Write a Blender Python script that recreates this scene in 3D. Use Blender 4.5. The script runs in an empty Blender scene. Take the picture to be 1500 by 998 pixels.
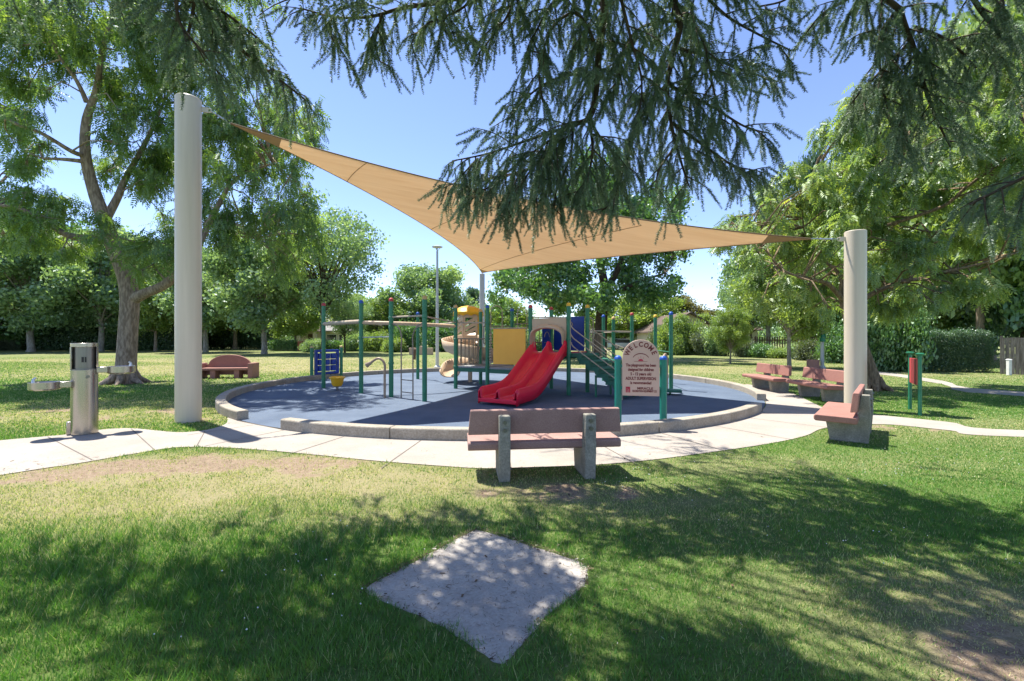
import bpy, bmesh, math, random
import numpy as np
from mathutils import Vector, Matrix
R = math.radians
rng = np.random.default_rng(7)
random.seed(7)
S = bpy.context.scene
C = S.collection

# ------------------------------------------------------------------ camera, sky, sun, exposure
EYE, HZ, CX, F = 1.65, 495.0, 750.0, 667.0
cam_d = bpy.data.cameras.new('camera'); cam = bpy.data.objects.new('camera', cam_d); C.objects.link(cam)
cam.location = (0, 0, EYE); cam.rotation_euler = (R(90), 0, 0)
cam_d.sensor_width = 36; cam_d.lens = 36 * F / 1500; cam_d.shift_y = -4 / 1500
cam_d.clip_end = 3000; cam_d.clip_start = 0.05
S.camera = cam
SUN_EL = R(67); SUN_DIR = Vector((-0.78, 0.62, 0)).normalized()      # horizontal direction towards the sun
w = bpy.data.worlds.new('World'); S.world = w; w.use_nodes = True
nt = w.node_tree; bg = nt.nodes['Background']
sky = nt.nodes.new('ShaderNodeTexSky'); sky.sky_type = 'NISHITA'; sky.sun_disc = False
sky.sun_elevation = SUN_EL; sky.sun_rotation = math.atan2(SUN_DIR.x, SUN_DIR.y)
sky.air_density = 1.0; sky.dust_density = .25; sky.ozone_density = 2.5; sky.altitude = 2000
wb = nt.nodes.new('ShaderNodeMix'); wb.data_type = 'RGBA'; wb.blend_type = 'MULTIPLY'; wb.inputs[0].default_value = 1; wb.inputs[7].default_value = (1.04, .965, 1.04, 1)
nt.links.new(sky.outputs[0], wb.inputs[6]); nt.links.new(wb.outputs[2], bg.inputs[0]); bg.inputs[1].default_value = 0.12
sl = bpy.data.lights.new('sun', 'SUN'); sl.energy = 4.6; sl.angle = R(0.5); sl.color = (1.0, 0.95, 0.86)
so = bpy.data.objects.new('sun', sl); C.objects.link(so)
sd = Vector((SUN_DIR.x * math.cos(SUN_EL), SUN_DIR.y * math.cos(SUN_EL), math.sin(SUN_EL)))
so.rotation_euler = (-sd).to_track_quat('-Z', 'Y').to_euler(); so.location = (-10, 10, 30)
S.view_settings.view_transform = 'Standard'; S.view_settings.look = 'None'
S.view_settings.exposure = 1.25; S.view_settings.gamma = 1.0
S.render.film_transparent = False
try:
    S.cycles.max_bounces = 8; S.cycles.transparent_max_bounces = 8; S.cycles.diffuse_bounces = 4
except Exception: pass

# ------------------------------------------------------------------ helpers
def P(px, py, d):                       # photo pixel + depth -> world point
    return Vector(((px - CX) / F * d, d, EYE - (py - HZ) / F * d))
def G(px, py, z=0.0):                   # photo pixel on a level plane -> world point
    d = (EYE - z) * F / (py - HZ); return Vector(((px - CX) / F * d, d, z))
def rnd(a, b): return random.uniform(a, b)

class MB:
    def __init__(s): s.v = []; s.f = []; s.m = []; s.cm = 0
    def add(s, vs, fs):
        b = len(s.v); s.v.extend([tuple(x) for x in vs]); s.f.extend([tuple(b + i for i in f) for f in fs]); s.m.extend([s.cm] * len(fs)); return s
    def box(s, c, size, rz=0.0, taper=1.0, mat=None):
        x, y, z = size[0] / 2, size[1] / 2, size[2] / 2
        vs = [(-x, -y, -z), (x, -y, -z), (x, y, -z), (-x, y, -z), (-x * taper, -y * taper, z), (x * taper, -y * taper, z), (x * taper, y * taper, z), (-x * taper, y * taper, z)]
        m = mat or Matrix.Rotation(rz, 4, 'Z')
        vs = [(m @ Vector(v)) + Vector(c) for v in vs]
        return s.add(vs, [(0, 3, 2, 1), (4, 5, 6, 7), (0, 1, 5, 4), (1, 2, 6, 5), (2, 3, 7, 6), (3, 0, 4, 7)])
    def tube(s, pts, rad, n=8, cap=True):
        pts = [Vector(p) for p in pts]
        if not hasattr(rad, '__len__'): rad = [rad] * len(pts)
        vs = []; fs = []; up = None
        for i, p in enumerate(pts):
            t = (pts[min(i + 1, len(pts) - 1)] - pts[max(i - 1, 0)]).normalized()
            if up is None:
                up = Vector((0, 0, 1)) if abs(t.z) < .9 else Vector((1, 0, 0))
            a = (up - t * up.dot(t))
            if a.length < 1e-4: a = Vector((1, 0, 0)) - t * t.x
            a.normalize(); b = t.cross(a); up = a
            for k in range(n):
                q = 2 * math.pi * k / n
                vs.append(p + (a * math.cos(q) + b * math.sin(q)) * rad[i])
        for i in range(len(pts) - 1):
            for k in range(n):
                k2 = (k + 1) % n
                fs.append((i * n + k, i * n + k2, (i + 1) * n + k2, (i + 1) * n + k))
        if cap:
            fs.append(tuple(range(n))[::-1]); fs.append(tuple((len(pts) - 1) * n + k for k in range(n)))
        return s.add(vs, fs)
    def lathe(s, c, prof, n=24, a0=0.0):
        vs = []; fs = []
        for (r, z) in prof:
            for k in range(n):
                q = 2 * math.pi * k / n + a0
                vs.append((c[0] + r * math.cos(q), c[1] + r * math.sin(q), c[2] + z))
        for i in range(len(prof) - 1):
            for k in range(n):
                k2 = (k + 1) % n
                fs.append((i * n + k, i * n + k2, (i + 1) * n + k2, (i + 1) * n + k))
        fs.append(tuple(range(n))[::-1]); fs.append(tuple((len(prof) - 1) * n + k for k in range(n)))
        return s.add(vs, fs)
    def prism(s, poly, a, b, frame=None):
        """poly 2D points; frame(u,v,w)->3D ; extruded from w=a to w=b"""
        fr = frame or (lambda u, v, w: (u, v, w))
        n = len(poly)
        vs = [fr(u, v, a) for u, v in poly] + [fr(u, v, b) for u, v in poly]
        fs = [tuple(range(n))[::-1], tuple(range(n, 2 * n))] + [(i, (i + 1) % n, n + (i + 1) % n, n + i) for i in range(n)]
        return s.add(vs, fs)
    def build(s, name, mat, parent=None, bevel=0, smooth=False, seg=2, angle=40):
        me = bpy.data.meshes.new(name); me.from_pydata(s.v, [], s.f)
        for m in (mat if isinstance(mat, (list, tuple)) else [mat]): me.materials.append(m)
        if any(s.m): me.polygons.foreach_set('material_index', s.m)
        bm = bmesh.new(); bm.from_mesh(me); bmesh.ops.recalc_face_normals(bm, faces=bm.faces); bm.to_mesh(me); bm.free()
        o = bpy.data.objects.new(name, me); C.objects.link(o)
        if parent is not None: par(o, parent)
        if bevel:
            b = o.modifiers.new('bevel', 'BEVEL'); b.width = bevel; b.segments = seg; b.limit_method = 'ANGLE'; b.angle_limit = R(30)
        if smooth or bevel:
            me.polygons.foreach_set('use_smooth', [True] * len(me.polygons))
            try: me.set_sharp_from_angle(angle=R(angle))
            except Exception: pass
        me.update(); return o

def par(o, parent):
    """parent keeping geometry where it was modelled (world coordinates)"""
    bpy_m = world_m(parent); o.parent = parent; o.matrix_parent_inverse = bpy_m.inverted()
def world_m(o):
    m = Matrix.LocRotScale(o.location, o.rotation_euler, o.scale)
    if o.parent is not None: m = world_m(o.parent) @ o.matrix_parent_inverse @ m
    return m
def tag(o, label=None, cat=None, group=None, kind=None):
    if label: o['label'] = label
    if cat: o['category'] = cat
    if group: o['group'] = group
    if kind: o['kind'] = kind
    return o
def thing(name, label, cat, loc=(0, 0, 0), rz=0.0, group=None):
    o = bpy.data.objects.new(name, None); C.objects.link(o); o.location = loc; o.rotation_euler = (0, 0, rz)
    o.empty_display_size = .2
    return tag(o, label, cat, group)
def local_build(mb, name, mat, parent, **k):
    """geometry modelled in the parent's own coordinates"""
    o = mb.build(name, mat, None, **k); o.parent = parent; return o
def dup(root, loc, rz, label, group=None, scale=None):
    r = root.copy(); C.objects.link(r); r.location = loc; r.rotation_euler = (0, 0, rz)
    if scale: r.scale = scale
    r['label'] = label
    if group: r['group'] = group
    for ch in list(root.children):
        c = ch.copy(); C.objects.link(c); c.parent = r
        for g in ch.children:
            d = g.copy(); C.objects.link(d); d.parent = c
    return r

def np_mesh(name, verts, faces, mat, parent=None, attrs=None, smooth=False):
    verts = np.ascontiguousarray(verts, dtype=np.float32); faces = np.ascontiguousarray(faces, dtype=np.int32)
    me = bpy.data.meshes.new(name); n, k = faces.shape
    me.vertices.add(len(verts)); me.vertices.foreach_set('co', verts.ravel())
    me.loops.add(n * k); me.loops.foreach_set('vertex_index', faces.ravel())
    me.polygons.add(n); me.polygons.foreach_set('loop_start', np.arange(0, n * k, k, dtype=np.int32))
    me.polygons.foreach_set('loop_total', np.full(n, k, dtype=np.int32))
    if smooth: me.polygons.foreach_set('use_smooth', np.ones(n, dtype=bool))
    for an, av in (attrs or {}).items():
        a = me.attributes.new(an, 'FLOAT', 'POINT'); a.data.foreach_set('value', np.ascontiguousarray(av, dtype=np.float32))
    me.update(calc_edges=True); me.materials.append(mat)
    o = bpy.data.objects.new(name, me); C.objects.link(o)
    if parent is not None: o.parent = parent
    return o

# ------------------------------------------------------------------ materials
def newmat(name):
    m = bpy.data.materials.new(name); m.use_nodes = True; n = m.node_tree
    return m, n, n.nodes['Principled BSDF'], (lambda t: n.nodes.new(t)), (lambda a, b: n.links.new(a, b))
def ramp(N, stops, interp='LINEAR'):
    r = N('ShaderNodeValToRGB'); e = r.color_ramp.elements; r.color_ramp.interpolation = interp
    e[0].position, e[0].color = stops[0][0], (*stops[0][1], 1); e[1].position, e[1].color = stops[-1][0], (*stops[-1][1], 1)
    for p, c in stops[1:-1]:
        q = e.new(p); q.color = (*c, 1)
    return r
def pm(name, c1, c2=None, scale=8, rough=.6, bump=0, bscale=80, metal=0, spec=.4, fine=None, stretch=None, coat=0):
    m, n, b, N, L = newmat(name)
    c2 = c2 or tuple(x * .82 for x in c1)
    tc = N('ShaderNodeTexCoord'); src = tc.outputs['Object']
    if stretch:
        mp = N('ShaderNodeMapping'); mp.inputs['Scale'].default_value = stretch; L(src, mp.inputs[0]); src = mp.outputs[0]
    t = N('ShaderNodeTexNoise'); t.inputs['Scale'].default_value = scale; t.inputs['Detail'].default_value = 6; t.inputs['Roughness'].default_value = .65
    L(src, t.inputs['Vector'])
    r = ramp(N, [(.35, c1), (.68, c2)]); L(t.outputs[0], r.inputs[0]); col = r.outputs[0]
    if fine:
        t3 = N('ShaderNodeTexNoise'); t3.inputs['Scale'].default_value = fine[0]; t3.inputs['Detail'].default_value = 3; L(src, t3.inputs['Vector'])
        r3 = ramp(N, [(.38, fine[1]), (.62, (1, 1, 1))]); L(t3.outputs[0], r3.inputs[0])
        mx = N('ShaderNodeMix'); mx.data_type = 'RGBA'; mx.blend_type = 'MULTIPLY'; mx.inputs[0].default_value = 1
        L(col, mx.inputs[6]); L(r3.outputs[0], mx.inputs[7]); col = mx.outputs[2]
    L(col, b.inputs['Base Color']); b.inputs['Roughness'].default_value = rough; b.inputs['Metallic'].default_value = metal
    b.inputs['Specular IOR Level'].default_value = spec
    if coat: b.inputs['Coat Weight'].default_value = coat
    if bump:
        t2 = N('ShaderNodeTexNoise'); t2.inputs['Scale'].default_value = bscale; t2.inputs['Detail'].default_value = 5; L(src, t2.inputs['Vector'])
        bp = N('ShaderNodeBump'); bp.inputs['Strength'].default_value = bump; bp.inputs['Distance'].default_value = .02
        L(t2.outputs[0], bp.inputs['Height']); L(bp.outputs[0], b.inputs['Normal'])
    return m
def leafmat(name, stops, trans=.35, gloss=.06, tint=(1.25, 1.2, .55)):
    m, n, b, N, L = newmat(name); n.nodes.remove(b)
    out = [x for x in n.nodes if x.type == 'OUTPUT_MATERIAL'][0]
    at = N('ShaderNodeAttribute'); at.attribute_name = 'rnd'
    r = ramp(N, stops); L(at.outputs['Fac'], r.inputs[0])
    d = N('ShaderNodeBsdfDiffuse'); L(r.outputs[0], d.inputs[0])
    mt = N('ShaderNodeMix'); mt.data_type = 'RGBA'; mt.blend_type = 'MULTIPLY'; mt.inputs[0].default_value = 1; mt.clamp_result = False
    L(r.outputs[0], mt.inputs[6]); mt.inputs[7].default_value = (*[t * 1.6 for t in tint], 1)
    tr = N('ShaderNodeBsdfTranslucent'); L(mt.outputs[2], tr.inputs[0])
    m1 = N('ShaderNodeMixShader'); m1.inputs[0].default_value = trans; L(d.outputs[0], m1.inputs[1]); L(tr.outputs[0], m1.inputs[2])
    g = N('ShaderNodeBsdfGlossy'); g.inputs['Roughness'].default_value = .5; g.inputs[0].default_value = (.9, .95, 1, 1)
    m2 = N('ShaderNodeMixShader'); m2.inputs[0].default_value = gloss; L(m1.outputs[0], m2.inputs[1]); L(g.outputs[0], m2.inputs[2])
    L(m2.outputs[0], out.inputs[0]); return m

M = {}
M['concrete'] = pm('concrete', (.385, .348, .303), (.305, .272, .232), .9, .9, .25, 120, fine=(60, (.88, .87, .86)))
M['kerb'] = pm('kerb_concrete', (.42, .375, .305), (.29, .26, .21), 2.2, .9, .35, 90, fine=(35, (.78, .76, .73)))
M['slab'] = pm('slab_concrete', (.45, .415, .365), (.34, .31, .275), 2.4, .92, .35, 70, fine=(60, (.86, .85, .84)))
M['joint'] = pm('joint_dark', (.16, .14, .12), rough=.95)
M['rubber'] = pm('rubber_blue', (.122, .162, .222), (.080, .112, .165), .9, .85, .3, 240, fine=(160, (.72, .74, .78)))
M['pole'] = pm('pole_cream', (.61, .535, .42), (.56, .49, .38), 2.2, .38, .03, 30, spec=.4, stretch=(5, 5, .25))
M['polegrey'] = pm('pole_grey', (.50, .50, .51), (.46, .46, .47), 2, .45)
M['steel'] = pm('brushed_steel', (.40, .37, .335), (.35, .325, .295), 5, .25, .015, 90, metal=.95, stretch=(30, 30, .25))
M['darksteel'] = pm('dark_steel', (.20, .195, .19), (.17, .165, .16), 5, .3, .015, 90, metal=.85, stretch=(14, 14, .6))
M['black'] = pm('black_plastic', (.02, .02, .022), rough=.5)
M['cable'] = pm('cable_steel', (.55, .56, .58), rough=.3, metal=.9)
M['green'] = pm('green_post_paint', (.03, .21, .115), (.025, .175, .095), 5, .33, .04, 60, fine=(8, (.86, .88, .86)))
M['teal'] = pm('teal_post_paint', (.012, .20, .145), (.010, .17, .125), 5, .33)
M['dkgreen'] = pm('dark_green_coating', (.022, .135, .085), (.018, .11, .068), 8, .5, .1, 120)
M['red'] = pm('red_plastic', (.84, .016, .055), (.78, .014, .048), 3, .28, .03, 12, spec=.5)
M['redpaint'] = pm('red_paint', (.52, .055, .075), (.47, .045, .06), 3, .45)
M['dkred'] = pm('dark_red_paint', (.28, .03, .045), rough=.5)
M['yellow'] = pm('yellow_panel', (.95, .49, .07), (.90, .45, .06), 3, .45, .03, 15)
M['brightyellow'] = pm('yellow_plastic', (.80, .45, .02), (.74, .38, .015), 4, .38)
M['tan'] = pm('tan_plastic', (.56, .42, .29), (.50, .37, .25), 3, .45, .05, 30)
M['tanpipe'] = pm('tan_pipe', (.36, .265, .185), (.31, .225, .155), 3, .45)
M['tanbar'] = pm('tan_bar_worn', (.48, .40, .30), (.34, .28, .21), 10, .5, .05, 60)
M['bluep'] = pm('blue_plastic', (.010, .045, .30), (.008, .034, .23), 4, .38)
M['capred'] = pm('cap_red', (.42, .05, .06), rough=.5); M['capblue'] = pm('cap_blue', (.02, .10, .45), rough=.4)
M['captan'] = pm('cap_tan', (.55, .38, .16), rough=.5); M['capyel'] = pm('cap_yellow', (.75, .48, .05), rough=.45)
M['deck'] = pm('deck_coating', (.30, .31, .32), (.22, .23, .24), 20, .7, .2, 150)
M['rail'] = pm('rail_tan', (.40, .34, .25), (.32, .27, .19), 6, .45)
M['darkrail'] = pm('rail_dark_tan', (.23, .185, .13), (.17, .135, .095), 6, .45)
M['barbrown'] = pm('bar_brown_grey', (.27, .22, .175), (.20, .165, .13), 6, .45)
M['pinkbench'] = pm('bench_pink_concrete', (.39, .24, .205), (.32, .19, .16), 3, .8, .25, 130, fine=(70, (.82, .80, .79)))
M['benchred'] = pm('bench_red_concrete', (.37, .18, .145), (.31, .15, .12), 3, .8, .25, 130, fine=(70, (.85, .83, .82)))
M['leg'] = pm('bench_leg_concrete', (.36, .34, .28), (.24, .23, .19), 5, .9, .3, 100, fine=(50, (.75, .74, .72)))
M['signboard'] = pm('sign_board_tan', (.56, .39, .31), (.51, .355, .28), 2, .5)
M['signtext'] = pm('sign_lettering', (.17, .03, .03), rough=.6)
M['signred'] = pm('sign_red', (.45, .03, .06), rough=.6)
M['wood'] = pm('weathered_wood', (.25, .225, .20), (.13, .115, .10), 3, .9, .3, 60, stretch=(6, 6, .5), fine=(5, (.6, .58, .56)))
M['brownwood'] = pm('brown_wood', (.12, .07, .045), (.08, .05, .035), 3, .9, .2, 60, stretch=(6, 6, .5))
M['stucco'] = pm('stucco', (.56, .48, .38), (.50, .43, .34), 2, .9, .15, 60)
M['greystucco'] = pm('grey_siding', (.48, .48, .48), (.42, .42, .42), 2, .9)
M['roof'] = pm('roof_grey_shingle', (.27, .25, .245), (.19, .18, .175), 6, .95, .3, 20)
M['brownroof'] = pm('roof_brown', (.13, .09, .07), (.09, .065, .052), 6, .95, .3, 20)
M['glass'] = pm('window_dark_glass', (.02, .025, .03), rough=.1, spec=.8)
M['brick'] = pm('red_brick', (.34, .12, .075), (.24, .085, .06), 14, .9)
M['tancon'] = pm('tan_masonry', (.50, .36, .27), (.42, .30, .22), 5, .9, .3, 30)
M['pinkcon'] = pm('pink_aggregate', (.46, .24, .19), (.33, .17, .14), 40, .9, .5, 60)
M['whitepaint'] = pm('white_car_paint', (.75, .75, .76), rough=.3)
M['white'] = pm('white_paint', (.72, .72, .70), rough=.6)
M['lamp'] = pm('lamp_grey_paint', (.52, .54, .56), (.47, .49, .51), 3, .4)
def barkmat(name, a, b, c):
    return pm(name, a, b, 4, .95, .8, 14, stretch=(1.5, 1.5, .45), fine=(11, c))
M['bark'] = barkmat('bark_grey_tan', (.40, .32, .245), (.26, .205, .155), (.55, .52, .5))
M['palebark'] = barkmat('bark_pale', (.38, .35, .30), (.24, .22, .18), (.6, .58, .55))
M['darkbark'] = barkmat('bark_dark', (.10, .072, .05), (.06, .044, .032), (.5, .48, .46))
M['orangebark'] = barkmat('bark_lichen', (.30, .21, .12), (.19, .15, .10), (.5, .48, .45))
M['leaf_a'] = leafmat('leaf_pistache', [(0, (0.056, 0.120, 0.030)), (.55, (0.123, 0.217, 0.051)), (.85, (0.198, 0.290, 0.065)), (1, (0.335, 0.373, 0.086))], .42)
M['leaf_b'] = leafmat('leaf_right_tree', [(0, (0.071, 0.144, 0.047)), (.5, (0.174, 0.267, 0.075)), (.86, (0.276, 0.351, 0.088)), (.96, (0.529, 0.461, 0.093)), (1, (0.819, 0.553, 0.071))], .42)
M['leaf_c'] = leafmat('leaf_dark_broad', [(0, (0.045, 0.115, 0.035)), (.6, (0.097, 0.218, 0.054)), (1, (0.207, 0.356, 0.090))], .3, .09)
M['leaf_d'] = leafmat('leaf_mid', [(0, (0.088, 0.170, 0.089)), (.6, (0.206, 0.318, 0.152)), (1, (0.352, 0.448, 0.223))], .38, .07)
M['leaf_e'] = leafmat('leaf_light', [(0, (0.107, 0.189, 0.052)), (.6, (0.206, 0.300, 0.077)), (1, (0.340, 0.404, 0.101))], .42)
M['leaf_f'] = leafmat('leaf_evergreen', [(0, (0.030, 0.078, 0.035)), (.6, (0.066, 0.142, 0.053)), (1, (0.142, 0.235, 0.081))], .25, .08)
M['leaf_g'] = leafmat('leaf_olive_brown', [(0, (0.084, 0.090, 0.030)), (.6, (0.144, 0.150, 0.042)), (1, (0.204, 0.162, 0.054))], .38)
M['leaf_grey'] = leafmat('leaf_grey_green', [(0, (.07, .10, .055)), (.6, (.13, .17, .10)), (1, (.20, .24, .15))], .35)
M['needle'] = leafmat('cedar_needles', [(0, (0.058, 0.106, 0.057)), (.5, (0.106, 0.173, 0.092)), (1, (0.204, 0.273, 0.144))], .25, .10, (1.1, 1.1, .8))

# ------------------------------------------------------------------ numpy noise and lawn masks
def vnoise(x, y, sc, seed=0):
    x = np.asarray(x, float) / sc; y = np.asarray(y, float) / sc
    xi = np.floor(x).astype(np.int64); yi = np.floor(y).astype(np.int64); fx = x - xi; fy = y - yi
    fx = fx * fx * (3 - 2 * fx); fy = fy * fy * (3 - 2 * fy)
    def h(a, b):
        n = (a * 374761393 + b * 668265263 + seed * 144269) & 0x7fffffff
        n = ((n ^ (n >> 13)) * 1274126177) & 0x7fffffff
        return ((n ^ (n >> 16)) & 0xffff) / 65535.0
    return (h(xi, yi) * (1 - fx) + h(xi + 1, yi) * fx) * (1 - fy) + (h(xi, yi + 1) * (1 - fx) + h(xi + 1, yi + 1) * fx) * fy
def fbm(x, y, sc, seed=0):
    return .5 * vnoise(x, y, sc, seed) + .3 * vnoise(x, y, sc * .47, seed + 1) + .2 * vnoise(x, y, sc * .21, seed + 2)
DRY = [(-5.0, 4.9, 2.6, 1.0, .55), (-4.6, 5.6, 2.6, 1.1, .95), (-2.2, 5.45, 2.0, .75, .75), (-4.0, 4.2, 1.6, .6, .45), (-9, 10.2, 5, 2.2, .8), (3.2, 6.0, 2.8, .6, .55), (1.6, 4.3, 1.3, .5, .5), (2.4, 3.1, 1.2, .4, .35),
       (.2, 4.9, 1.6, .5, .8), (3.6, 2.5, 1.6, .5, .9), (7.5, 8, 3, 1.2, .35), (11, 8, 3, 1.5, .4), (-14, 26, 12, 5, .75), (8, 24, 9, 3, .5), (-22, 33, 18, 3, .75), (12, 33, 12, 3.5, .55), (-1, 4.15, .9, .3, .5)]
DIRT = [(-4.1, 5.95, 1.6, .55, .80), (-5.7, 5.6, 1.1, .5, .72), (-2.7, 5.85, 1.0, .4, .66), (.38, 4.85, .95, .30, 1.2), (3.5, 2.3, 1.05, .33, 1.35), (2.3, 2.15, .5, .2, .7), (-10.2, 10.3, 1.2, .6, .8), (-8.5, 9.3, .9, .4, .8), (-7.6, 10.4, .9, .5, .75), (-6.4, 9.0, 1.2, .45, .8), (-11.8, 9.4, 1.2, .6, .6),
        (-14, 16.4, 1.3, .9, .9), (11.6, 14.7, 1.0, .6, .7), (7.3, 8.3, 1.0, .35, .6), (6.6, 13.2, 1.6, .4, .5)]
def masks(x, y):
    dry = np.zeros_like(x); dirt = np.zeros_like(x)
    for bx, by, rx, ry, a in DRY: dry += a * np.exp(-(((x - bx) / rx) ** 2 + ((y - by) / ry) ** 2))
    for bx, by, rx, ry, a in DIRT: dirt += a * np.exp(-(((x - bx) / rx) ** 2 + ((y - by) / ry) ** 2))
    far = np.clip((y - 8) / 12, 0, 1) * 1.35
    dry = np.clip(dry * (.45 + 1.1 * fbm(x, y, 1.3, 5)) + far * .55 * fbm(x, y * 2.2, 9, 8) + .22 * fbm(x, y, .8, 3) - .08, 0, 1)
    dirt = np.clip((np.minimum(dirt, 1.05) - .50 + 2.4 * (fbm(x, y, .30, 12) - .5) + 1.3 * (fbm(x, y, .85, 11) - .5)) * 1.9, 0, 1) * np.clip(dirt * 5 - .6, 0, 1)
    return dry, dirt

# ------------------------------------------------------------------ ground sheet
def ground():
    xs = np.concatenate([np.linspace(-600, -40, 12)[:-1], np.linspace(-40, -14, 27)[:-1], np.linspace(-14, 14, 240)[:-1], np.linspace(14, 40, 27)[:-1], np.linspace(40, 600, 12)])
    ys = np.concatenate([np.linspace(-300, -4, 8)[:-1], np.linspace(-4, 1, 12)[:-1], np.linspace(1, 13, 130)[:-1], np.linspace(13, 45, 70)[:-1], np.linspace(45, 110, 30)[:-1], np.linspace(110, 900, 12)])
    X, Y = np.meshgrid(xs, ys); nx, ny = len(xs), len(ys)
    z = np.zeros_like(X)
    v = np.stack([X.ravel(), Y.ravel(), z.ravel()], 1)
    i = np.arange(nx * ny).reshape(ny, nx)
    f = np.stack([i[:-1, :-1].ravel(), i[:-1, 1:].ravel(), i[1:, 1:].ravel(), i[1:, :-1].ravel()], 1)
    dry, dirt = masks(X.ravel(), Y.ravel())
    m, n, b, N, L = newmat('lawn_ground')
    tc = N('ShaderNodeTexCoord'); src = tc.outputs['Object']
    def noise(sc, det=6, vec=None):
        t = N('ShaderNodeTexNoise'); t.inputs['Scale'].default_value = sc; t.inputs['Detail'].default_value = det; t.inputs['Roughness'].default_value = .7
        L(vec or src, t.inputs['Vector']); return t.outputs[0]
    a1 = N('ShaderNodeAttribute'); a1.attribute_name = 'dry'; a2 = N('ShaderNodeAttribute'); a2.attribute_name = 'dirt'
    def math_(op, x, y):
        q = N('ShaderNodeMath'); q.operation = op
        for k, u in enumerate((x, y)):
            if isinstance(u, (int, float)): q.inputs[k].default_value = u
            else: L(u, q.inputs[k])
        return q.outputs[0]
    def mix(f_, ca, cb):
        q = N('ShaderNodeMix'); q.data_type = 'RGBA'
        L(f_, q.inputs[0])
        for k, u in ((6, ca), (7, cb)):
            if isinstance(u, tuple): q.inputs[k].default_value = (*u, 1)
            else: L(u, q.inputs[k])
        return q.outputs[2]
    n1 = noise(14); n2 = noise(55, 4); n3 = noise(.35, 5)
    gr = ramp(N, [(.3, (.065, .118, .026)), (.52, (.112, .175, .044)), (.72, (.18, .215, .075))]); L(math_('ADD', math_('MULTIPLY', n1, .55), math_('MULTIPLY', n2, .45)), gr.inputs[0])
    st = ramp(N, [(.3, (.22, .19, .10)), (.7, (.38, .335, .19))]); L(n2, st.inputs[0])
    dr = ramp(N, [(.3, (.14, .10, .065)), (.5, (.28, .21, .145)), (.70, (.44, .355, .26))]); L(math_('ADD', math_('MULTIPLY', n1, .5), math_('MULTIPLY', n2, .5)), dr.inputs[0])
    fd = math_('MULTIPLY', a1.outputs['Fac'], math_('ADD', .45, math_('MULTIPLY', n1, 1.0)))
    fd.node.use_clamp = True
    c = mix(fd, gr.outputs[0], st.outputs[0])
    k = math_('SUBTRACT', math_('MULTIPLY', math_('ADD', a2.outputs['Fac'], math_('MULTIPLY', math_('SUBTRACT', n2, .5), .55)), 1.5), .2); k.node.use_clamp = True
    c = mix(k, c, dr.outputs[0]); L(c, b.inputs['Base Color']); b.inputs['Roughness'].default_value = 1; b.inputs['Specular IOR Level'].default_value = .1
    bp = N('ShaderNodeBump'); bp.inputs['Strength'].default_value = .8; bp.inputs['Distance'].default_value = .03; L(n2, bp.inputs['Height']); L(bp.outputs[0], b.inputs['Normal'])
    o = np_mesh('ground', v, f, m, attrs={'dry': dry, 'dirt': dirt}); tag(o, kind='structure')
ground()

# ------------------------------------------------------------------ playground circle, paths, slab
PC = Vector((-.5, 15.05)); RO = 7.8; RI = 7.58
def ring_pt(a, r, z=0): return Vector((PC.x + r * math.cos(R(a)), PC.y + r * math.sin(R(a)), z))
mb = MB(); n = 128
mb.add([ring_pt(360 * k / n, RO - .05, .016) for k in range(n)], [tuple(range(n))]); tag(mb.build('rubber_surface', M['rubber']), kind='structure')
def kerb(a0, a1, joints):
    steps = max(8, int(abs(a1 - a0) / 1.5)); A = [a0 + (a1 - a0) * k / steps for k in range(steps + 1)]
    # split at joints: short gaps so each cast length reads
    cuts = [a0] + list(joints) + [a1]; mb = MB()
    for s, e in zip(cuts[:-1], cuts[1:]):
        s2, e2 = s + .06, e - .06; st = max(3, int((e2 - s2) / 1.6)); vs = []; fs = []
        for k in range(st + 1):
            a = s2 + (e2 - s2) * k / st
            for r, z in ((RO, -.02), (RO, .178), (RO - .02, .195), (RI + .02, .195), (RI, .178), (RI, -.02)): vs.append(ring_pt(a, r, z))
        for k in range(st):
            for j in range(5): fs.append((k * 6 + j, k * 6 + j + 1, (k + 1) * 6 + j + 1, (k + 1) * 6 + j))
        fs.append(tuple(range(6))); fs.append(tuple(st * 6 + j for j in range(6))[::-1]); mb.add(vs, fs)
    return mb
tag(kerb(-118, -38.6, [-101, -84, -67, -52]).build('kerb', M['kerb'], bevel=.012), kind='structure')
tag(kerb(-24.5, 230.6, [-8, 10, 28, 46, 64, 82, 100, 118, 136, 154, 172, 190, 204, 218]).build('kerb', M['kerb'], bevel=.012), kind='structure')

def catmull(pts, sub=6):
    out = []; n = len(pts)
    for i in range(n - 1):
        p0, p1, p2, p3 = pts[max(i - 1, 0)], pts[i], pts[i + 1], pts[min(i + 2, n - 1)]
        for k in range(sub):
            t = k / sub
            out.append(.5 * ((2 * p1) + (p2 - p0) * t + (2 * p0 - 5 * p1 + 4 * p2 - p3) * t * t + (3 * p1 - p0 - 3 * p2 + p3) * t ** 3))
    out.append(pts[-1]); return out
def wp(pts): return [G(x, y) for x, y in pts]
low = [Vector((-13, -3.2, 0)), Vector((-8.6, 2.2, 0))] + wp([(0, 697), (100, 682), (200, 665), (262, 656), (340, 657), (430, 664), (540, 675), (640, 683), (720, 687), (850, 683), (950, 675), (1050, 662), (1130, 650), (1180, 639), (1212, 627), (1290, 622), (1390, 631), (1500, 641)]) + [Vector((16, 6.6, 0)), Vector((30, 3.5, 0))]
upr = [Vector((30, 4.7, 0)), Vector((16, 7.7, 0))] + wp([(1500, 631), (1390, 619), (1290, 609), (1225, 604), (1204, 597), (1175, 583), (1158, 576), (1125, 568.5), (1095, 563.5)])
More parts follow.
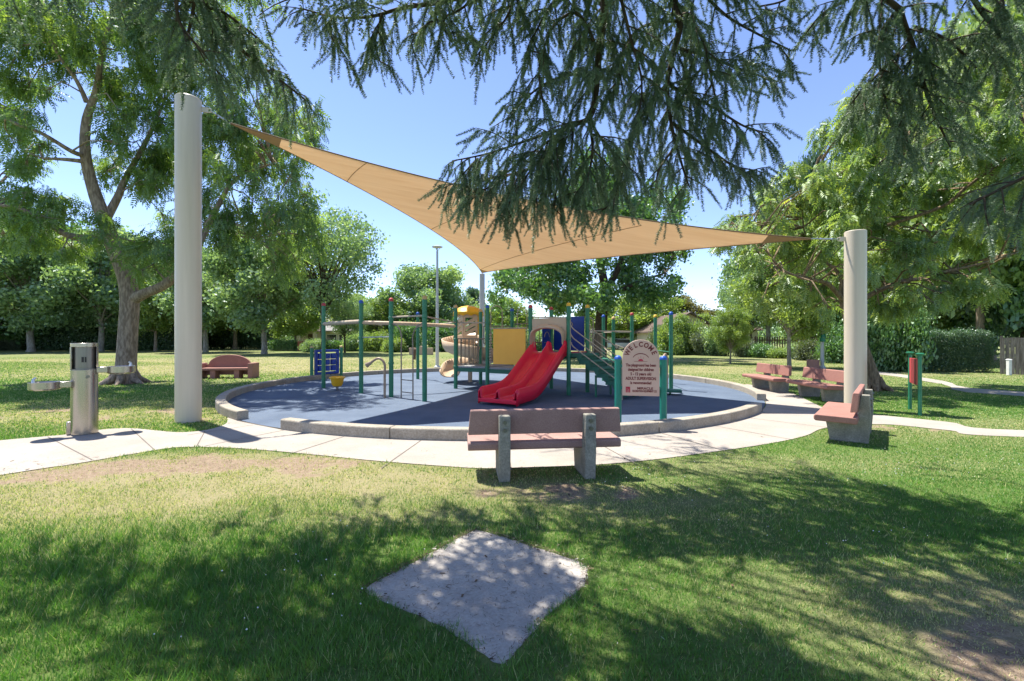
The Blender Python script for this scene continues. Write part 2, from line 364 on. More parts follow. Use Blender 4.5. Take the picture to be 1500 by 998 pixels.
lft = [ring_pt(-133, RO + .02), ] + wp([(330, 622), (300, 631), (262, 634), (225, 631), (190, 628), (150, 630), (100, 637), (0, 646)]) + [Vector((-12, 4.6, 0)), Vector((-17, .5, 0))]
inner = [ring_pt(a, RO - .03) for a in np.linspace(4, -133, 60)]
path_poly = [(p.x, p.y) for p in catmull(low) + catmull(upr) + inner + catmull(lft)]
def in_poly(x, y, poly):
    px = np.array([p[0] for p in poly]); py = np.array([p[1] for p in poly]); r = np.zeros(x.shape, bool); j = len(poly) - 1
    for i in range(len(poly)):
        c = (py[i] > y) != (py[j] > y)
        with np.errstate(divide='ignore', invalid='ignore'):
            t = (px[j] - px[i]) * (y - py[i]) / (py[j] - py[i] + 1e-12) + px[i]
        r ^= c & (x < t); j = i
    return r

from mathutils.geometry import delaunay_2d_cdt
_n = len(path_poly); _r = delaunay_2d_cdt([Vector(p) for p in path_poly], [(k, (k + 1) % _n) for k in range(_n)], [], 1, 1e-4)
_c = np.array([[sum(_r[0][q].x for q in f_) / 3, sum(_r[0][q].y for q in f_) / 3] for f_ in _r[2]]); _in = in_poly(_c[:, 0], _c[:, 1], path_poly)
me = bpy.data.meshes.new('path'); me.from_pydata([(p.x, p.y, .009) for p in _r[0]], [], [f_ for f_, k in zip(_r[2], _in) if k]); me.materials.append(M['concrete'])
o = bpy.data.objects.new('path', me); C.objects.link(o); tag(o, kind='structure')
pj = MB()
def joint(a, b, wd=.014):
    a = Vector(a); b = Vector(b); t = (b - a).normalized(); s = Vector((-t.y, t.x, 0)) * wd / 2
    pj.add([(a - s) + Vector((0, 0, .0135)), (a + s) + Vector((0, 0, .0135)), (b + s) + Vector((0, 0, .0135)), (b - s) + Vector((0, 0, .0135))], [(0, 1, 2, 3)])
for a, r2 in [(-124, 8.9), (-117, 9.15), (-107, 9.3), (-97, 9.4), (-87, 9.45), (-77, 9.4), (-67, 9.35), (-57, 9.3), (-47, 9.3), (-34, 9.2)]: joint(ring_pt(a, RO + .02), ring_pt(a, r2))
for a, b in [((70, 641), (135, 675)), ((192, 629), (226, 660)), ((300, 633), (288, 655))]: joint(G(*a), G(*b))
joint(ring_pt(-129.5, RO), ring_pt(-117.5, RO), .02); joint(ring_pt(-39, RO), ring_pt(-24, RO), .02); joint(G(1212, 604), G(1224, 624))
tag(pj.build('path_joint', M['joint']), kind='structure')
# thin far paths on the right
def strip(name, a, b, z=.009):
    a = catmull([Vector(p) for p in a], 4); b = catmull([Vector(p) for p in b], 4); mb = MB(); nn = len(a)
    mb.add([(p.x, p.y, z) for p in a] + [(p.x, p.y, z) for p in b], [(i, i + 1, nn + i + 1, nn + i) for i in range(nn - 1)])
    return tag(mb.build(name, M['concrete']), kind='structure'), [(p.x, p.y) for p in a] + [(p.x, p.y) for p in b][::-1]
_, far_poly = strip('path', [Vector((16, 24, 0))] + wp([(1290, 545), (1380, 558), (1500, 574.5)]) + [Vector((26, 9, 0))], [Vector((15, 22.2, 0))] + wp([(1290, 549), (1380, 563), (1500, 581)]) + [Vector((26, 8, 0))])
slab_px = [(697, 776), (735, 786), (770, 798), (815, 812), (858, 829), (854, 858), (838, 874), (800, 905), (765, 945), (735, 974), (700, 952), (650, 920), (600, 897), (562, 880), (536, 863), (580, 838), (640, 806)]
slab_poly = [(p.x + rnd(-.008, .008), p.y + rnd(-.008, .008)) for p in catmull([G(*p) for p in slab_px] + [G(*slab_px[0])], 5)[:-1]]
mb = MB(); mb.prism(slab_poly, -.05, .006); tag(mb.build('concrete_pad', M['slab'], bevel=.006), kind='structure')

# ------------------------------------------------------------------ grass blades (uncountable: one object)
def grass():
    V = []; K = []; D = []
    for y0, y1, dens, wd, hh in [(1.7, 3.2, 12500, .0042, 1.0), (3.2, 5, 8500, .0055, 1.0), (5, 8, 4200, .009, .95), (8, 14, 2100, .017, .9), (14, 34, 330, .038, 1.0)]:
        area = (1.25 * (y0 + y1) + 2) * (y1 - y0); n_ = int(area * dens)
        y = rng.uniform(y0, y1, n_); y = y * (1 + rng.normal(0, .05 if y0 < 14 else .12, n_)); x = rng.uniform(-1, 1, n_) * (1.25 * y1 + 1); k = np.abs(x) < 1.25 * y + 1; x, y = x[k], y[k]
        jx = x + (vnoise(x, y, .09, 31) - .5) * .05; jy = y + (vnoise(x, y, .09, 32) - .5) * .05
        bad = ((x - PC.x) ** 2 + (y - PC.y) ** 2 < (RO + .01) ** 2) | in_poly(jx, jy, path_poly) | in_poly(jx, jy, far_poly)
        if y0 < 5:
            e_ = .16 * (vnoise(x, y, .13, 51) - .45) + .10 * (vnoise(x, y, .035, 53) - .5); scx, scy = .0, 3.0; q_ = np.hypot(x - scx, y - scy) + 1e-6
            bad |= in_poly(x + (x - scx) / q_ * e_, y + (y - scy) / q_ * e_, slab_poly)
        dry, dirt = masks(x, y)
        clump = fbm(x, y, .35, 21)
        keep = ~bad & (rng.random(len(x)) < np.clip(1.15 - 1.1 * dirt - .45 * dry + 2.2 * np.clip(vnoise(x, y, .24, 63) - .60, 0, 1), .16, 1) * np.clip(.35 + 1.25 * clump - .9 * dry * (.62 - clump), .12, 1.1))
        x, y, dry, clump = x[keep], y[keep], dry[keep], clump[keep]; n_ = len(x)
        lush = np.clip(1 - (x + 1) / 6, .6, 1.15) * np.where(y < 4.5, 1.1, .9)
        tuft = vnoise(x, y, .11, 61); h = hh * (.020 + .038 * rng.random(n_) ** 1.5) * lush * (1 - .45 * dry) * (.45 + .6 * clump + .65 * tuft)
        a = rng.uniform(0, 2 * np.pi, n_); l = rng.uniform(.15, .95, n_) * h; ww = wd * rng.uniform(.7, 1.3, n_)
        la = a + rng.uniform(.6, 2.5, n_)
        bx, by = np.cos(a) * ww, np.sin(a) * ww
        p0 = np.stack([x - bx / 2, y - by / 2, np.zeros(n_)], 1); p1 = np.stack([x + bx / 2, y + by / 2, np.zeros(n_)], 1)
        tip = np.stack([x + np.cos(la) * l, y + np.sin(la) * l, h], 1)
        V.append(np.stack([p0, p1, tip], 1).reshape(-1, 3))
        straw = (rng.random(n_) < dry * .75 + dirt[keep] * .5 + .04 + .25 * np.clip(fbm(x, y, .9, 81) - .58, 0, 1))
        kk = np.clip(.34 * rng.random(n_) + .95 * (.55 * fbm(x, y, .55, 41) + .45 * tuft) - .18, 0, 1) * .62
        kk = np.where(straw, .7 + .3 * rng.random(n_), kk)
        kk = np.clip(kk, 0, 1); K.append(np.repeat(kk, 3))
    V = np.concatenate(V); K = np.concatenate(K); Fc = np.arange(len(V)).reshape(-1, 3)
    m = leafmat('grass_blade', [(0, (0.045, 0.134, 0.016)), (.3, (0.095, 0.226, 0.027)), (.6, (0.180, 0.313, 0.052)), (.7, (0.333, 0.351, 0.115)), (1, (0.555, 0.539, 0.255))], .32, .03, (1.0, 1.05, .75))
    tag(np_mesh('grass', V, Fc, m, attrs={'rnd': K}), 'mown green and straw coloured lawn grass', 'grass', kind='stuff')
grass()

# ------------------------------------------------------------------ foliage templates
def tmpl_pinnate():
    V = []; Fc = []
    def leaf(o, d, l, wd, sag):
        d = np.array(d, float); d /= np.linalg.norm(d); s = np.cross(d, [0, 0, 1.]); s /= np.linalg.norm(s) + 1e-9; o = np.array(o)
        b = len(V); V.extend([o, o + d * l * .45 + s * wd / 2 + [0, 0, .02], o + d * l + [0, 0, -sag], o + d * l * .45 - s * wd / 2 + [0, 0, .02]]); Fc.append((b, b + 1, b + 2, b + 3))
    for k in range(5):
        t = .2 + .17 * k; z = -.28 * t * t
        for sgn in (-1, 1): leaf((t, 0, z), (.55, sgn * .9, -.15), .36 - .02 * k, .125, .07)
    leaf((.95, 0, -.26), (1, 0, -.5), .34, .12, .05)
    return np.array(V), np.array(Fc)
def tmpl_cluster(k, seed, leaf=.34, wd=.22):
    g = np.random.default_rng(seed); V = []; Fc = []
    for _ in range(k):
        o = g.normal(0, .33, 3); d = g.normal(0, 1, 3) + [0, 0, -.35]; d /= np.linalg.norm(d); s = np.cross(d, g.normal(0, 1, 3)); s /= np.linalg.norm(s); u = np.cross(d, s)
        l = leaf * g.uniform(.7, 1.25); b = len(V)
        V.extend([o, o + d * l * .5 + s * wd / 2 + u * .03, o + d * l, o + d * l * .5 - s * wd / 2 + u * .03]); Fc.append((b, b + 1, b + 2, b + 3))
    return np.array(V), np.array(Fc)
T_PIN = tmpl_pinnate(); T_CL = tmpl_cluster(7, 3); T_SM = tmpl_cluster(9, 5, .22, .13)
def rots(n_, pitch=(-.9, .3), roll=.8):
    ya = rng.uniform(0, 2 * np.pi, n_); pi_ = rng.uniform(pitch[0], pitch[1], n_); ro = rng.normal(0, roll, n_)
    cy, sy, cp, sp, cr, sr = np.cos(ya), np.sin(ya), np.cos(pi_), np.sin(pi_), np.cos(ro), np.sin(ro)
    z = np.zeros(n_); o = np.ones(n_)
    Rz = np.stack([np.stack([cy, -sy, z], 1), np.stack([sy, cy, z], 1), np.stack([z, z, o], 1)], 1)
    Ry = np.stack([np.stack([cp, z, -sp], 1), np.stack([z, o, z], 1), np.stack([sp, z, cp], 1)], 1)
    Rx = np.stack([np.stack([o, z, z], 1), np.stack([z, cr, -sr], 1), np.stack([z, sr, cr], 1)], 1)
    return Rz @ Ry @ Rx
def scatter(T, pos, rot, sc):
    V, Fc = T; n_ = len(pos)
    W = np.einsum('nij,tj->nti', rot, V) * sc[:, None, None] + pos[:, None, :]
    Fx = (Fc[None] + (np.arange(n_) * len(V))[:, None, None]).reshape(-1, Fc.shape[1])
    return W.reshape(-1, 3), Fx
def foliage(name, T, pos, sc, mat, parent, pitch=(-.9, .3), roll=.8, r=None):
    n_ = len(pos); s = sc * rng.uniform(.7, 1.25, n_); W, Fx = scatter(T, pos, rots(n_, pitch, roll), s)
    k = rng.random(n_) if r is None else np.clip(r, 0, 1)
    kk = np.repeat(k, len(T[0])) * .8 + .2 * rng.random(n_ * len(T[0]))
    return np_mesh(name, W, Fx, mat, parent, attrs={'rnd': kk})
def clump_points(centers, radii, per):
    """points in irregular ellipsoid clumps, denser toward the shell"""
    out = []; ids = []
    for i, (c, r) in enumerate(zip(centers, radii)):
        n_ = int(per * (np.prod(r) ** (1 / 3) / np.mean([np.prod(q) ** (1 / 3) for q in radii])) ** 2)
        d = rng.normal(0, 1, (n_, 3)); d /= np.linalg.norm(d, axis=1)[:, None]; q = rng.random(n_) ** .45
        q *= .75 + .5 * vnoise(d[:, 0] * 3 + i * 7.3, d[:, 1] * 3 + d[:, 2] * 2.1, .8, i)
        out.append(np.array(c) + d * q[:, None] * np.array(r)); ids.append(np.full(n_, rng.random()))
    return np.concatenate(out), np.concatenate(ids)

def tree(name, label, bark, leafm, height, crown_r, crown_z0, clumps, per, leaf_s, trunk_r, T=None, group=None, clump_r=None, seed=1, lean=(0, 0), cat='tree', loc=(0, 0, 0), droop=0, fork=None, zshape=1.0):
    """generic tree: Empty > trunk (with limbs), crown"""
    random.seed(seed); t = thing(name, label, cat, loc, 0, group)
    cz = (height + crown_z0) / 2; rz = (height - crown_z0) / 2; cr = clump_r or crown_r * .25; clumps = int(clumps * 1.75); per = int(per * .40)
    cs = []; rs = []
    for i in range(clumps):
        for _ in range(30):
            a = rnd(0, 6.283); u = rnd(-1, 1); q = rnd(.3, 1.25) ** .6; s = math.sqrt(1 - u * u)
            p = Vector((math.cos(a) * s * crown_r * q * .85, math.sin(a) * s * crown_r * q * .85, cz + u * rz * q * .88))
            if all((p - c).length > cr * .8 for c in cs): break
        k = rnd(.7, 1.3); cs.append(p); rs.append((cr * k, cr * k, cr * k * rnd(.6, .85) * zshape))
    mb = MB(); fz = fork or max(crown_z0 * .95, height * .22)
    tp = [Vector((lean[0] * s, lean[1] * s, fz * s)) + Vector((rnd(-.04, .04), rnd(-.04, .04), 0)) * height * .1 for s in (0, .12, .4, .7, 1)]; tp[0] = Vector((0, 0, -.1))
    mb.tube(tp, [trunk_r * 1.35, trunk_r * 1.05, trunk_r * .95, trunk_r * .88, trunk_r * .8], 9)
    lead = [tp[-1], Vector((lean[0] * 1.2, lean[1] * 1.2, fz + (height - fz) * .45)), Vector((lean[0] * 1.3 + rnd(-.3, .3), lean[1] * 1.3, fz + (height - fz) * .85))]
    mb.tube(lead, [trunk_r * .8, trunk_r * .45, .02], 7)
    for c in cs:
        s = tp[-1].lerp(lead[1], max(0, min(1, (c.z - fz) / (height - fz) * rnd(.5, 1.0) - .15)))
        mid = s.lerp(c, .5) + Vector((rnd(-.3, .3), rnd(-.3, .3), (c - s).length * rnd(.02, .16)))
        mb.tube([s, s.lerp(mid, .5) + Vector((0, 0, .1)), mid, c], [trunk_r * rnd(.32, .5), trunk_r * .3, trunk_r * .2, .015], 6)
    o = mb.build('trunk', bark, None, smooth=True, angle=80); o.parent = t
    pos, ids = clump_points([tuple(c) for c in cs], rs, per)
    k = .5 * rng.random(len(pos)) + .5 * ids
    T = T or T_CL
    foliage('crown', T, pos, leaf_s, leafm, t, r=k, pitch=(-1.1 - droop, .4 - droop))
    return t

def limb_tree(name, label, cat, base, limbs, clumps, bark, leafm, T, leaf_s, per, dj, twigs=True, pitch=(-1.35, -.05), seed=3, rootflare=None):
    """tree whose limbs follow polylines given as (x,y,z,r) and whose clumps are (center, radii)"""
    random.seed(seed); t = thing(name, label, cat, base); mb = MB(); b = Vector(base); ends = []
    for L_ in limbs:
        pts = catmull([Vector(q[:3]) for q in L_], 4); rad = []
        for i in range(len(pts)):
            f_ = i / 4; a = int(min(f_, len(L_) - 2)); rad.append(L_[a][3] + (L_[min(a + 1, len(L_) - 1)][3] - L_[a][3]) * (f_ - a))
        mb.tube([p - b for p in pts], rad, 12 if L_[0][3] > .2 else 8); ends += pts[2:]
    if rootflare:
        for k in range(7):
            a = k * 6.283 / 7 + rnd(-.3, .3); r = rootflare
            mb.tube([(math.cos(a) * r * .45, math.sin(a) * r * .45, r * 1.2), (math.cos(a) * r * .95, math.sin(a) * r * .95, r * .35), (math.cos(a) * r * 1.9, math.sin(a) * r * 1.9, -.04)], [r * .35, r * .3, r * .1], 7)
    for c, r in clumps:
        c = Vector(c); s = min(ends, key=lambda e: (e - c).length); mid = s.lerp(c, .5) + Vector((rnd(-.2, .2), rnd(-.2, .2), rnd(0, .35)))
        mb.tube([s - b, mid - b, c - b], [.030, .022, .010], 6)
        for _ in range(4):
            q = Vector((rnd(-1, 1) * r[0], rnd(-1, 1) * r[1], rnd(-1, .6) * r[2])) * .8
            mb.tube([mid.lerp(c, .6) - b, c + q * .5 - b, c + q - b], [.018, .012, .005], 4)
    o = mb.build('trunk', bark, None, smooth=True, angle=80); o.parent = t
    pos, ids = clump_points([tuple(Vector(c) - b) for c, r in clumps], [r for c, r in clumps], per)
    foliage('crown', T, pos, leaf_s, leafm, t, pitch=pitch, roll=.6, r=.55 * rng.random(len(pos)) + .45 * ids)
    return t
def PL(pts): return [(*P(x, y, d), r) for x, y, d, r in pts]

# ------------------------------------------------------------------ big left tree
base = G(183, 562); D0 = base.y
def pc(lst, d0, dj, k=.74, sub=3):
    out = []
    for px, py, rx, ry in lst:
        for _ in range(sub):
            d = d0 + rnd(-dj, dj); c = P(px + rnd(-.85, .85) * rx, py + rnd(-.85, .85) * ry, d); u = d / F * rnd(.7, 1.15)
            out.append((c, (rx * u * .52 * k, rx * u * .52 * k, ry * u * .80 * k)))
    return out
random.seed(12)
limbs = [PL([(183, 566, D0, .36), (185, 530, D0, .31), (188, 480, D0, .29), (190, 437, D0, .29), (183, 400, D0, .27), (166, 360, D0, .24), (153, 322, D0 - .2, .23), (136, 275, D0 - .4, .18), (125, 225, D0 - .6, .155), (127, 175, D0 - .7, .13), (142, 130, D0 - .8, .10), (150, 70, D0 - 1, .07), (170, 10, D0 - 1, .04)]),
         PL([(153, 325, D0 - .2, .15), (172, 290, D0, .12), (184, 262, D0 + .3, .10), (215, 205, D0 + .5, .07), (240, 150, D0 + .8, .04)]),
         PL([(163, 357, D0, .14), (142, 350, D0 - .2, .13), (100, 345, D0 - .6, .11), (62, 322, D0 - 1, .09), (28, 306, D0 - 1.2, .07), (-25, 298, D0 - 1.5, .04)]),
         PL([(192, 440, D0, .22), (212, 430, D0 - .1, .17), (240, 418, D0 - .2, .155), (262, 398, D0 - .2, .14), (290, 360, D0, .12), (310, 320, D0 + .3, .10), (345, 262, D0 + .6, .06), (400, 240, D0 + .8, .03)]),
         PL([(310, 322, D0 + .3, .07), (350, 330, D0 + .3, .05), (375, 350, D0 + .3, .03)]),
         PL([(125, 237, D0 - .6, .08), (98, 234, D0 - 1, .06), (62, 232, D0 - 1.3, .03)]),
         PL([(124, 228, D0 - .6, .09), (105, 222, D0 - 1, .075), (60, 195, D0 - 1.6, .06), (20, 180, D0 - 2, .05), (-30, 150, D0 - 2.4, .03)]),
         PL([(127, 150, D0 - .8, .08), (112, 118, D0 - 1, .06), (82, 75, D0 - 1.4, .04), (60, 20, D0 - 1.6, .02)])]
cl = pc([(60, 40, 90, 50), (140, 60, 70, 50), (215, 60, 70, 60), (30, 140, 50, 30), (190, 130, 60, 40), (250, 130, 60, 60), (330, 70, 60, 60), (345, 160, 60, 50), (410, 175, 50, 50),
         (440, 215, 40, 60), (455, 300, 35, 60), (400, 300, 40, 60), (350, 250, 50, 50), (30, 180, 50, 30), (35, 225, 50, 30), (90, 300, 80, 28), (40, 335, 60, 25), (200, 230, 60, 45), (240, 260, 60, 50), (225, 330, 50, 40), (300, 200, 50, 60),
         (300, 300, 40, 40), (345, 330, 40, 30), (-40, 60, 70, 80), (100, -60, 120, 50), (260, -60, 120, 60), (390, 350, 30, 50), (420, 360, 25, 50), (170, 180, 30, 40), (215, 390, 40, 30), (110, 355, 50, 22)], D0, 2.6, sub=7)
limb_tree('spreading_tree', 'large spreading tree with leaning tan trunk behind the drinking fountain', 'tree', base, limbs, cl, M['bark'], M['leaf_a'], T_PIN, .37, 68, 2.2, rootflare=.42)

# ------------------------------------------------------------------ right tree behind the pole
base = G(1279, 571); D1 = base.y; random.seed(15)
limbs = [PL([(1281, 575, D1, 0.317), (1272, 545, D1, 0.246), (1262, 515, D1, 0.220), (1250, 480, D1, 0.202), (1241, 448, D1, 0.185), (1238, 420, D1, 0.167), (1248, 380, D1, 0.084), (1270, 330, D1, 0.062), (1300, 270, D1, 0.039), (1330, 220, D1, 0.023)]),
         PL([(1242, 450, D1, 0.079), (1222, 425, D1 - .3, 0.067), (1208, 414, D1 - .4, 0.062), (1175, 407, D1 - .6, 0.051), (1145, 395, D1 - .8, 0.039), (1120, 365, D1 - .9, 0.028), (1090, 340, D1 - 1, 0.017)]),
         PL([(1238, 425, D1, 0.067), (1226, 398, D1 + .2, 0.056), (1208, 382, D1 + .3, 0.045), (1180, 345, D1 + .4, 0.028), (1175, 300, D1 + .5, 0.017)]),
         PL([(1244, 455, D1, 0.084), (1275, 432, D1 - .2, 0.073), (1320, 413, D1 - .4, 0.067), (1350, 408, D1 - .5, 0.056), (1385, 398, D1 - .6, 0.048), (1430, 388, D1 - .8, 0.034), (1490, 370, D1 - 1, 0.017)]),
         PL([(1326, 412, D1 - .4, 0.045), (1338, 402, D1 - .4, 0.042), (1345, 380, D1 - .3, 0.028), (1360, 340, D1, 0.017)]),
         PL([(1300, 330, D1 + .2, 0.056), (1380, 303, D1 - .3, 0.051), (1415, 275, D1 - .6, 0.045), (1455, 247, D1 - .8, 0.039), (1520, 215, D1 - 1, 0.023)])]
cl = pc([(1085, 330, 35, 25), (1120, 350, 40, 30), (1150, 310, 40, 40), (1185, 275, 45, 40), (1230, 230, 45, 50), (1220, 310, 50, 40), (1260, 270, 50, 50), (1180, 370, 40, 25), (1290, 330, 50, 40), (1300, 220, 45, 50), (1340, 270, 50, 50),
         (1330, 360, 50, 30), (1390, 340, 50, 30), (1440, 300, 50, 40), (1400, 230, 50, 40), (1470, 240, 50, 50), (1480, 340, 40, 30), (1250, 390, 40, 20), (1360, 430, 40, 20), (1420, 420, 40, 25), (1300, 440, 30, 20), (1100, 385, 25, 30),
         (1130, 420, 30, 20), (1200, 435, 25, 20), (1240, 180, 35, 30), (1290, 165, 45, 30), (1380, 160, 50, 40), (1430, 110, 60, 40), (1495, 90, 60, 50), (1140, 290, 25, 18), (1070, 345, 25, 18), (1450, 180, 60, 50), (1500, 150, 60, 60), (1540, 260, 60, 60), (1380, 390, 40, 18)], D1, 2.2, sub=7)
limb_tree('lichen_barked_tree', 'leaning tree with orange lichened limbs behind the right cream pole', 'tree', base, limbs, cl, M['orangebark'], M['leaf_b'], T_PIN, .34, 60, 2, rootflare=.32)

# ------------------------------------------------------------------ central broad tree behind the play structure
D2 = 34.0; base = P(880, HZ + EYE * F / D2, D2); random.seed(18)
limbs = [PL([(878, 530, D2, .55), (880, 490, D2, .48), (882, 455, D2, .42), (886, 425, D2, .36), (880, 390, D2, .28), (870, 340, D2, .2), (860, 285, D2, .1)]),
         PL([(882, 450, D2, .25), (860, 420, D2 - .5, .22), (825, 395, D2 - 1, .16), (780, 380, D2 - 1.5, .08)]),
         PL([(886, 430, D2, .25), (905, 395, D2 - .5, .2), (915, 360, D2, .16), (930, 310, D2, .08)]),
         PL([(884, 440, D2, .2), (910, 425, D2 - .5, .16), (945, 410, D2 - 1, .1), (975, 400, D2 - 1, .05)])]
cl = pc([(760, 400, 45, 30), (800, 350, 50, 40), (790, 430, 50, 25), (850, 300, 50, 40), (840, 380, 50, 35), (900, 280, 50, 40), (910, 340, 55, 40), (950, 390, 50, 35), (960, 320, 40, 40), (870, 420, 45, 25), (920, 440, 45, 22), (970, 430, 30, 20), (745, 430, 30, 20), (830, 450, 40, 15), (870, 250, 40, 30), (985, 380, 20, 25)], D2, 4.8, sub=5)
limb_tree('broad_park_tree', 'broad dark green tree with a thick dark trunk behind the red slide', 'tree', base, limbs, cl, M['darkbark'], M['leaf_c'], T_CL, .80, 75, 4, pitch=(-1.2, .5))

# ------------------------------------------------------------------ background trees: archetypes then copies
random.seed(30)
def hgt(py, d): return EYE + (HZ - py) / F * d
ARC = {}
def bgtree(kind, px, d, top, width, label, group='trees around the edge of the lawn', rz=None):
    specs = {
        'round': dict(bark=M['palebark'], leafm=M['leaf_d'], height=10, crown_r=4.2, crown_z0=2.2, clumps=26, per=190, leaf_s=.85, trunk_r=.22, seed=4),
        'dense': dict(bark=M['palebark'], leafm=M['leaf_c'], height=10, crown_r=4.6, crown_z0=.8, clumps=34, per=200, leaf_s=.95, trunk_r=.25, seed=5),
        'light': dict(bark=M['bark'], leafm=M['leaf_e'], height=10, crown_r=4.4, crown_z0=1.6, clumps=24, per=170, leaf_s=.9, trunk_r=.2, seed=6),
        'olive': dict(bark=M['bark'], leafm=M['leaf_g'], height=10, crown_r=4.2, crown_z0=1.4, clumps=24, per=180, leaf_s=.85, trunk_r=.2, seed=7),
        'ever': dict(bark=M['darkbark'], leafm=M['leaf_f'], height=10, crown_r=3.6, crown_z0=.4, clumps=36, per=190, leaf_s=.85, trunk_r=.25, seed=8, droop=.5),
        'vase': dict(bark=M['darkbark'], leafm=M['leaf_d'], height=10, crown_r=3.6, crown_z0=3.0, clumps=30, per=110, leaf_s=.6, trunk_r=.15, seed=9, clump_r=1.0, fork=2.3),
        'young': dict(bark=M['palebark'], leafm=M['leaf_e'], height=10, crown_r=3.9, crown_z0=2.3, clumps=30, per=230, leaf_s=.62, trunk_r=.16, seed=10),
    }
    s = dict(specs[kind]); loc = P(px, HZ + EYE * F / d, d); loc.z = 0
    H = hgt(top, d); W = width / F * d / 2; sc = (W / s['crown_r'], W / s['crown_r'], H / s['height'])
    names = {'round': 'shade_tree', 'dense': 'dense_tree', 'light': 'pale_leaf_tree', 'olive': 'olive_leaf_tree', 'ever': 'evergreen_tree', 'vase': 'slender_tree', 'young': 'young_tree'}
    if kind not in ARC:
        o = tree(names[kind], label, group=group, loc=loc, **s); ARC[kind] = o; o.scale = sc
    else: o = dup(ARC[kind], loc, 0, label, group, sc)
    o.rotation_euler = (0, 0, rnd(0, 6.28) if rz is None else rz); return o
for a in [('round', 387, 46, 335, 150, 'shade tree with pale trunk right of the arched red bench, before the clipped hedge'),
          ('dense', -30, 58, 320, 190, 'dense dark tree at the far left edge of the lawn'),
          ('dense', 62, 64, 335, 170, 'dense dark tree left of the steel drinking fountain, across the lawn'),
          ('round', 148, 55, 330, 150, 'pale trunked tree seen just left of the leaning tan trunk'),
          ('dense', 215, 66, 345, 170, 'dense dark tree between the leaning tan trunk and the tall cream pole'),
          ('ever', 20, 80, 300, 150, 'tall dark evergreen rising behind the far left trees'),
          ('dense', 120, 82, 330, 180, 'dark tree in the second row behind the drinking fountain'),
          ('ever', 250, 85, 360, 140, 'dark evergreen hidden behind the tall cream pole'),
          ('round', 301, 52, 350, 130, 'pale trunked tree standing just right of the tall cream pole, behind the arched bench'),
          ('light', 345, 66, 390, 130, 'pale green tree filling the gap behind the arched red bench'),
          ('vase', 473, 45, 290, 165, 'tall slender tree with steep forked limbs left of the overhead play bars'),
          ('light', 433, 60, 420, 80, 'low pale tree before the left house gable'),
          ('light', 530, 75, 432, 90, 'pale green tree behind the left house, under the blue capped post'),
          ('round', 575, 85, 440, 90, 'mid green tree far behind the ladder of the play structure'),
          ('round', 622, 62, 385, 125, 'bushy green tree behind the tall bare lamp post'),
          ('ever', 691, 95, 425, 40, 'small dark pointed tree beside the rear sail pole'),
          ('light', 738, 80, 440, 90, 'pale tree behind the arched play handles'),
          ('light', 915, 66, 432, 120, 'yellow green tree behind the handrails of the stairs'),
          ('light', 960, 75, 430, 90, 'yellow green tree behind the right posts of the play structure'),
          ('olive', 1003, 78, 437, 85, 'olive brown tree above the gabled house'),
          ('vase', 505, 50, 425, 70, 'loose small tree before the middle of the left house'),
          ('light', 548, 60, 432, 75, 'pale tree hiding the right end of the left house'),
          ('light', 988, 45, 462, 46, 'slim pale tree standing before the slope of the brown gable roof'),
          ('light', 1035, 56, 462, 60, 'small pale tree at the corner of the gabled house'),
          ('young', 1070, 29, 447, 60, 'small young tree on the lawn left of the pair of red benches'),
          ('vase', 1100, 44, 385, 85, 'loose thin tree behind the small young lawn tree'),
          ('young', 1156, 24.5, 335, 140, 'young lawn tree with a straight pale trunk behind the red benches'),
          ('round', 1125, 52, 320, 130, 'tall mid green tree behind the straight trunked lawn tree'),
          ('ever', 1195, 62, 235, 60, 'dark pointed evergreen rising above the right end of the sail'),
          ('dense', 1225, 42, 400, 120, 'dark tree behind the right lamp post'),
          ('round', 1310, 36, 300, 150, 'tall green tree behind the right cream pole and hedge'),
          ('round', 1345, 31, 150, 210, 'tall pale tree whose top rises behind the right cream pole and lichened limbs'),
          ('light', 1435, 27, 70, 230, 'tall yellow green tree behind the hanging cedar at the upper right'),
          ('round', 45, 53, 335, 170, 'sunlit grey green tree at the far left, in front of the dark hedge'),
          ('light', 228, 56, 385, 90, 'pale green tree just left of the tall cream pole'),
          ('light', 1370, 34, 330, 140, 'pale feathery tree above the clipped right hedge'),
          ('dense', 1440, 33, 260, 160, 'dark tree above the weathered wood fence'),
          ('light', 1450, 34, 40, 260, 'tall yellow green tree in the upper right corner'),
          ('ever', 1500, 27, 230, 130, 'dark evergreen at the right edge of the photo above the fence'),
          ('dense', 1560, 25, 100, 200, 'large dark tree outside the right edge of the lawn'),
          ('dense', 1290, 50, 250, 180, 'dark tree in the second row behind the right hedge')]:
    bgtree(*a)

# far band of trees closing the horizon
xs = rng.uniform(-210, 210, 26000); yy = 118 + rng.normal(0, 4, len(xs)) + .0012 * xs ** 2
hz_ = (3.0 + 5.5 * fbm(xs, xs * 0 + 3, 13, 77)) * rng.random(len(xs)) ** .8
foliage('far_tree_line', T_CL, np.stack([xs, yy, hz_ + .2], 1), 1.7, M['leaf_d'], None)
tag(bpy.data.objects['far_tree_line'], 'far green band of trees along the horizon', 'trees', kind='stuff')

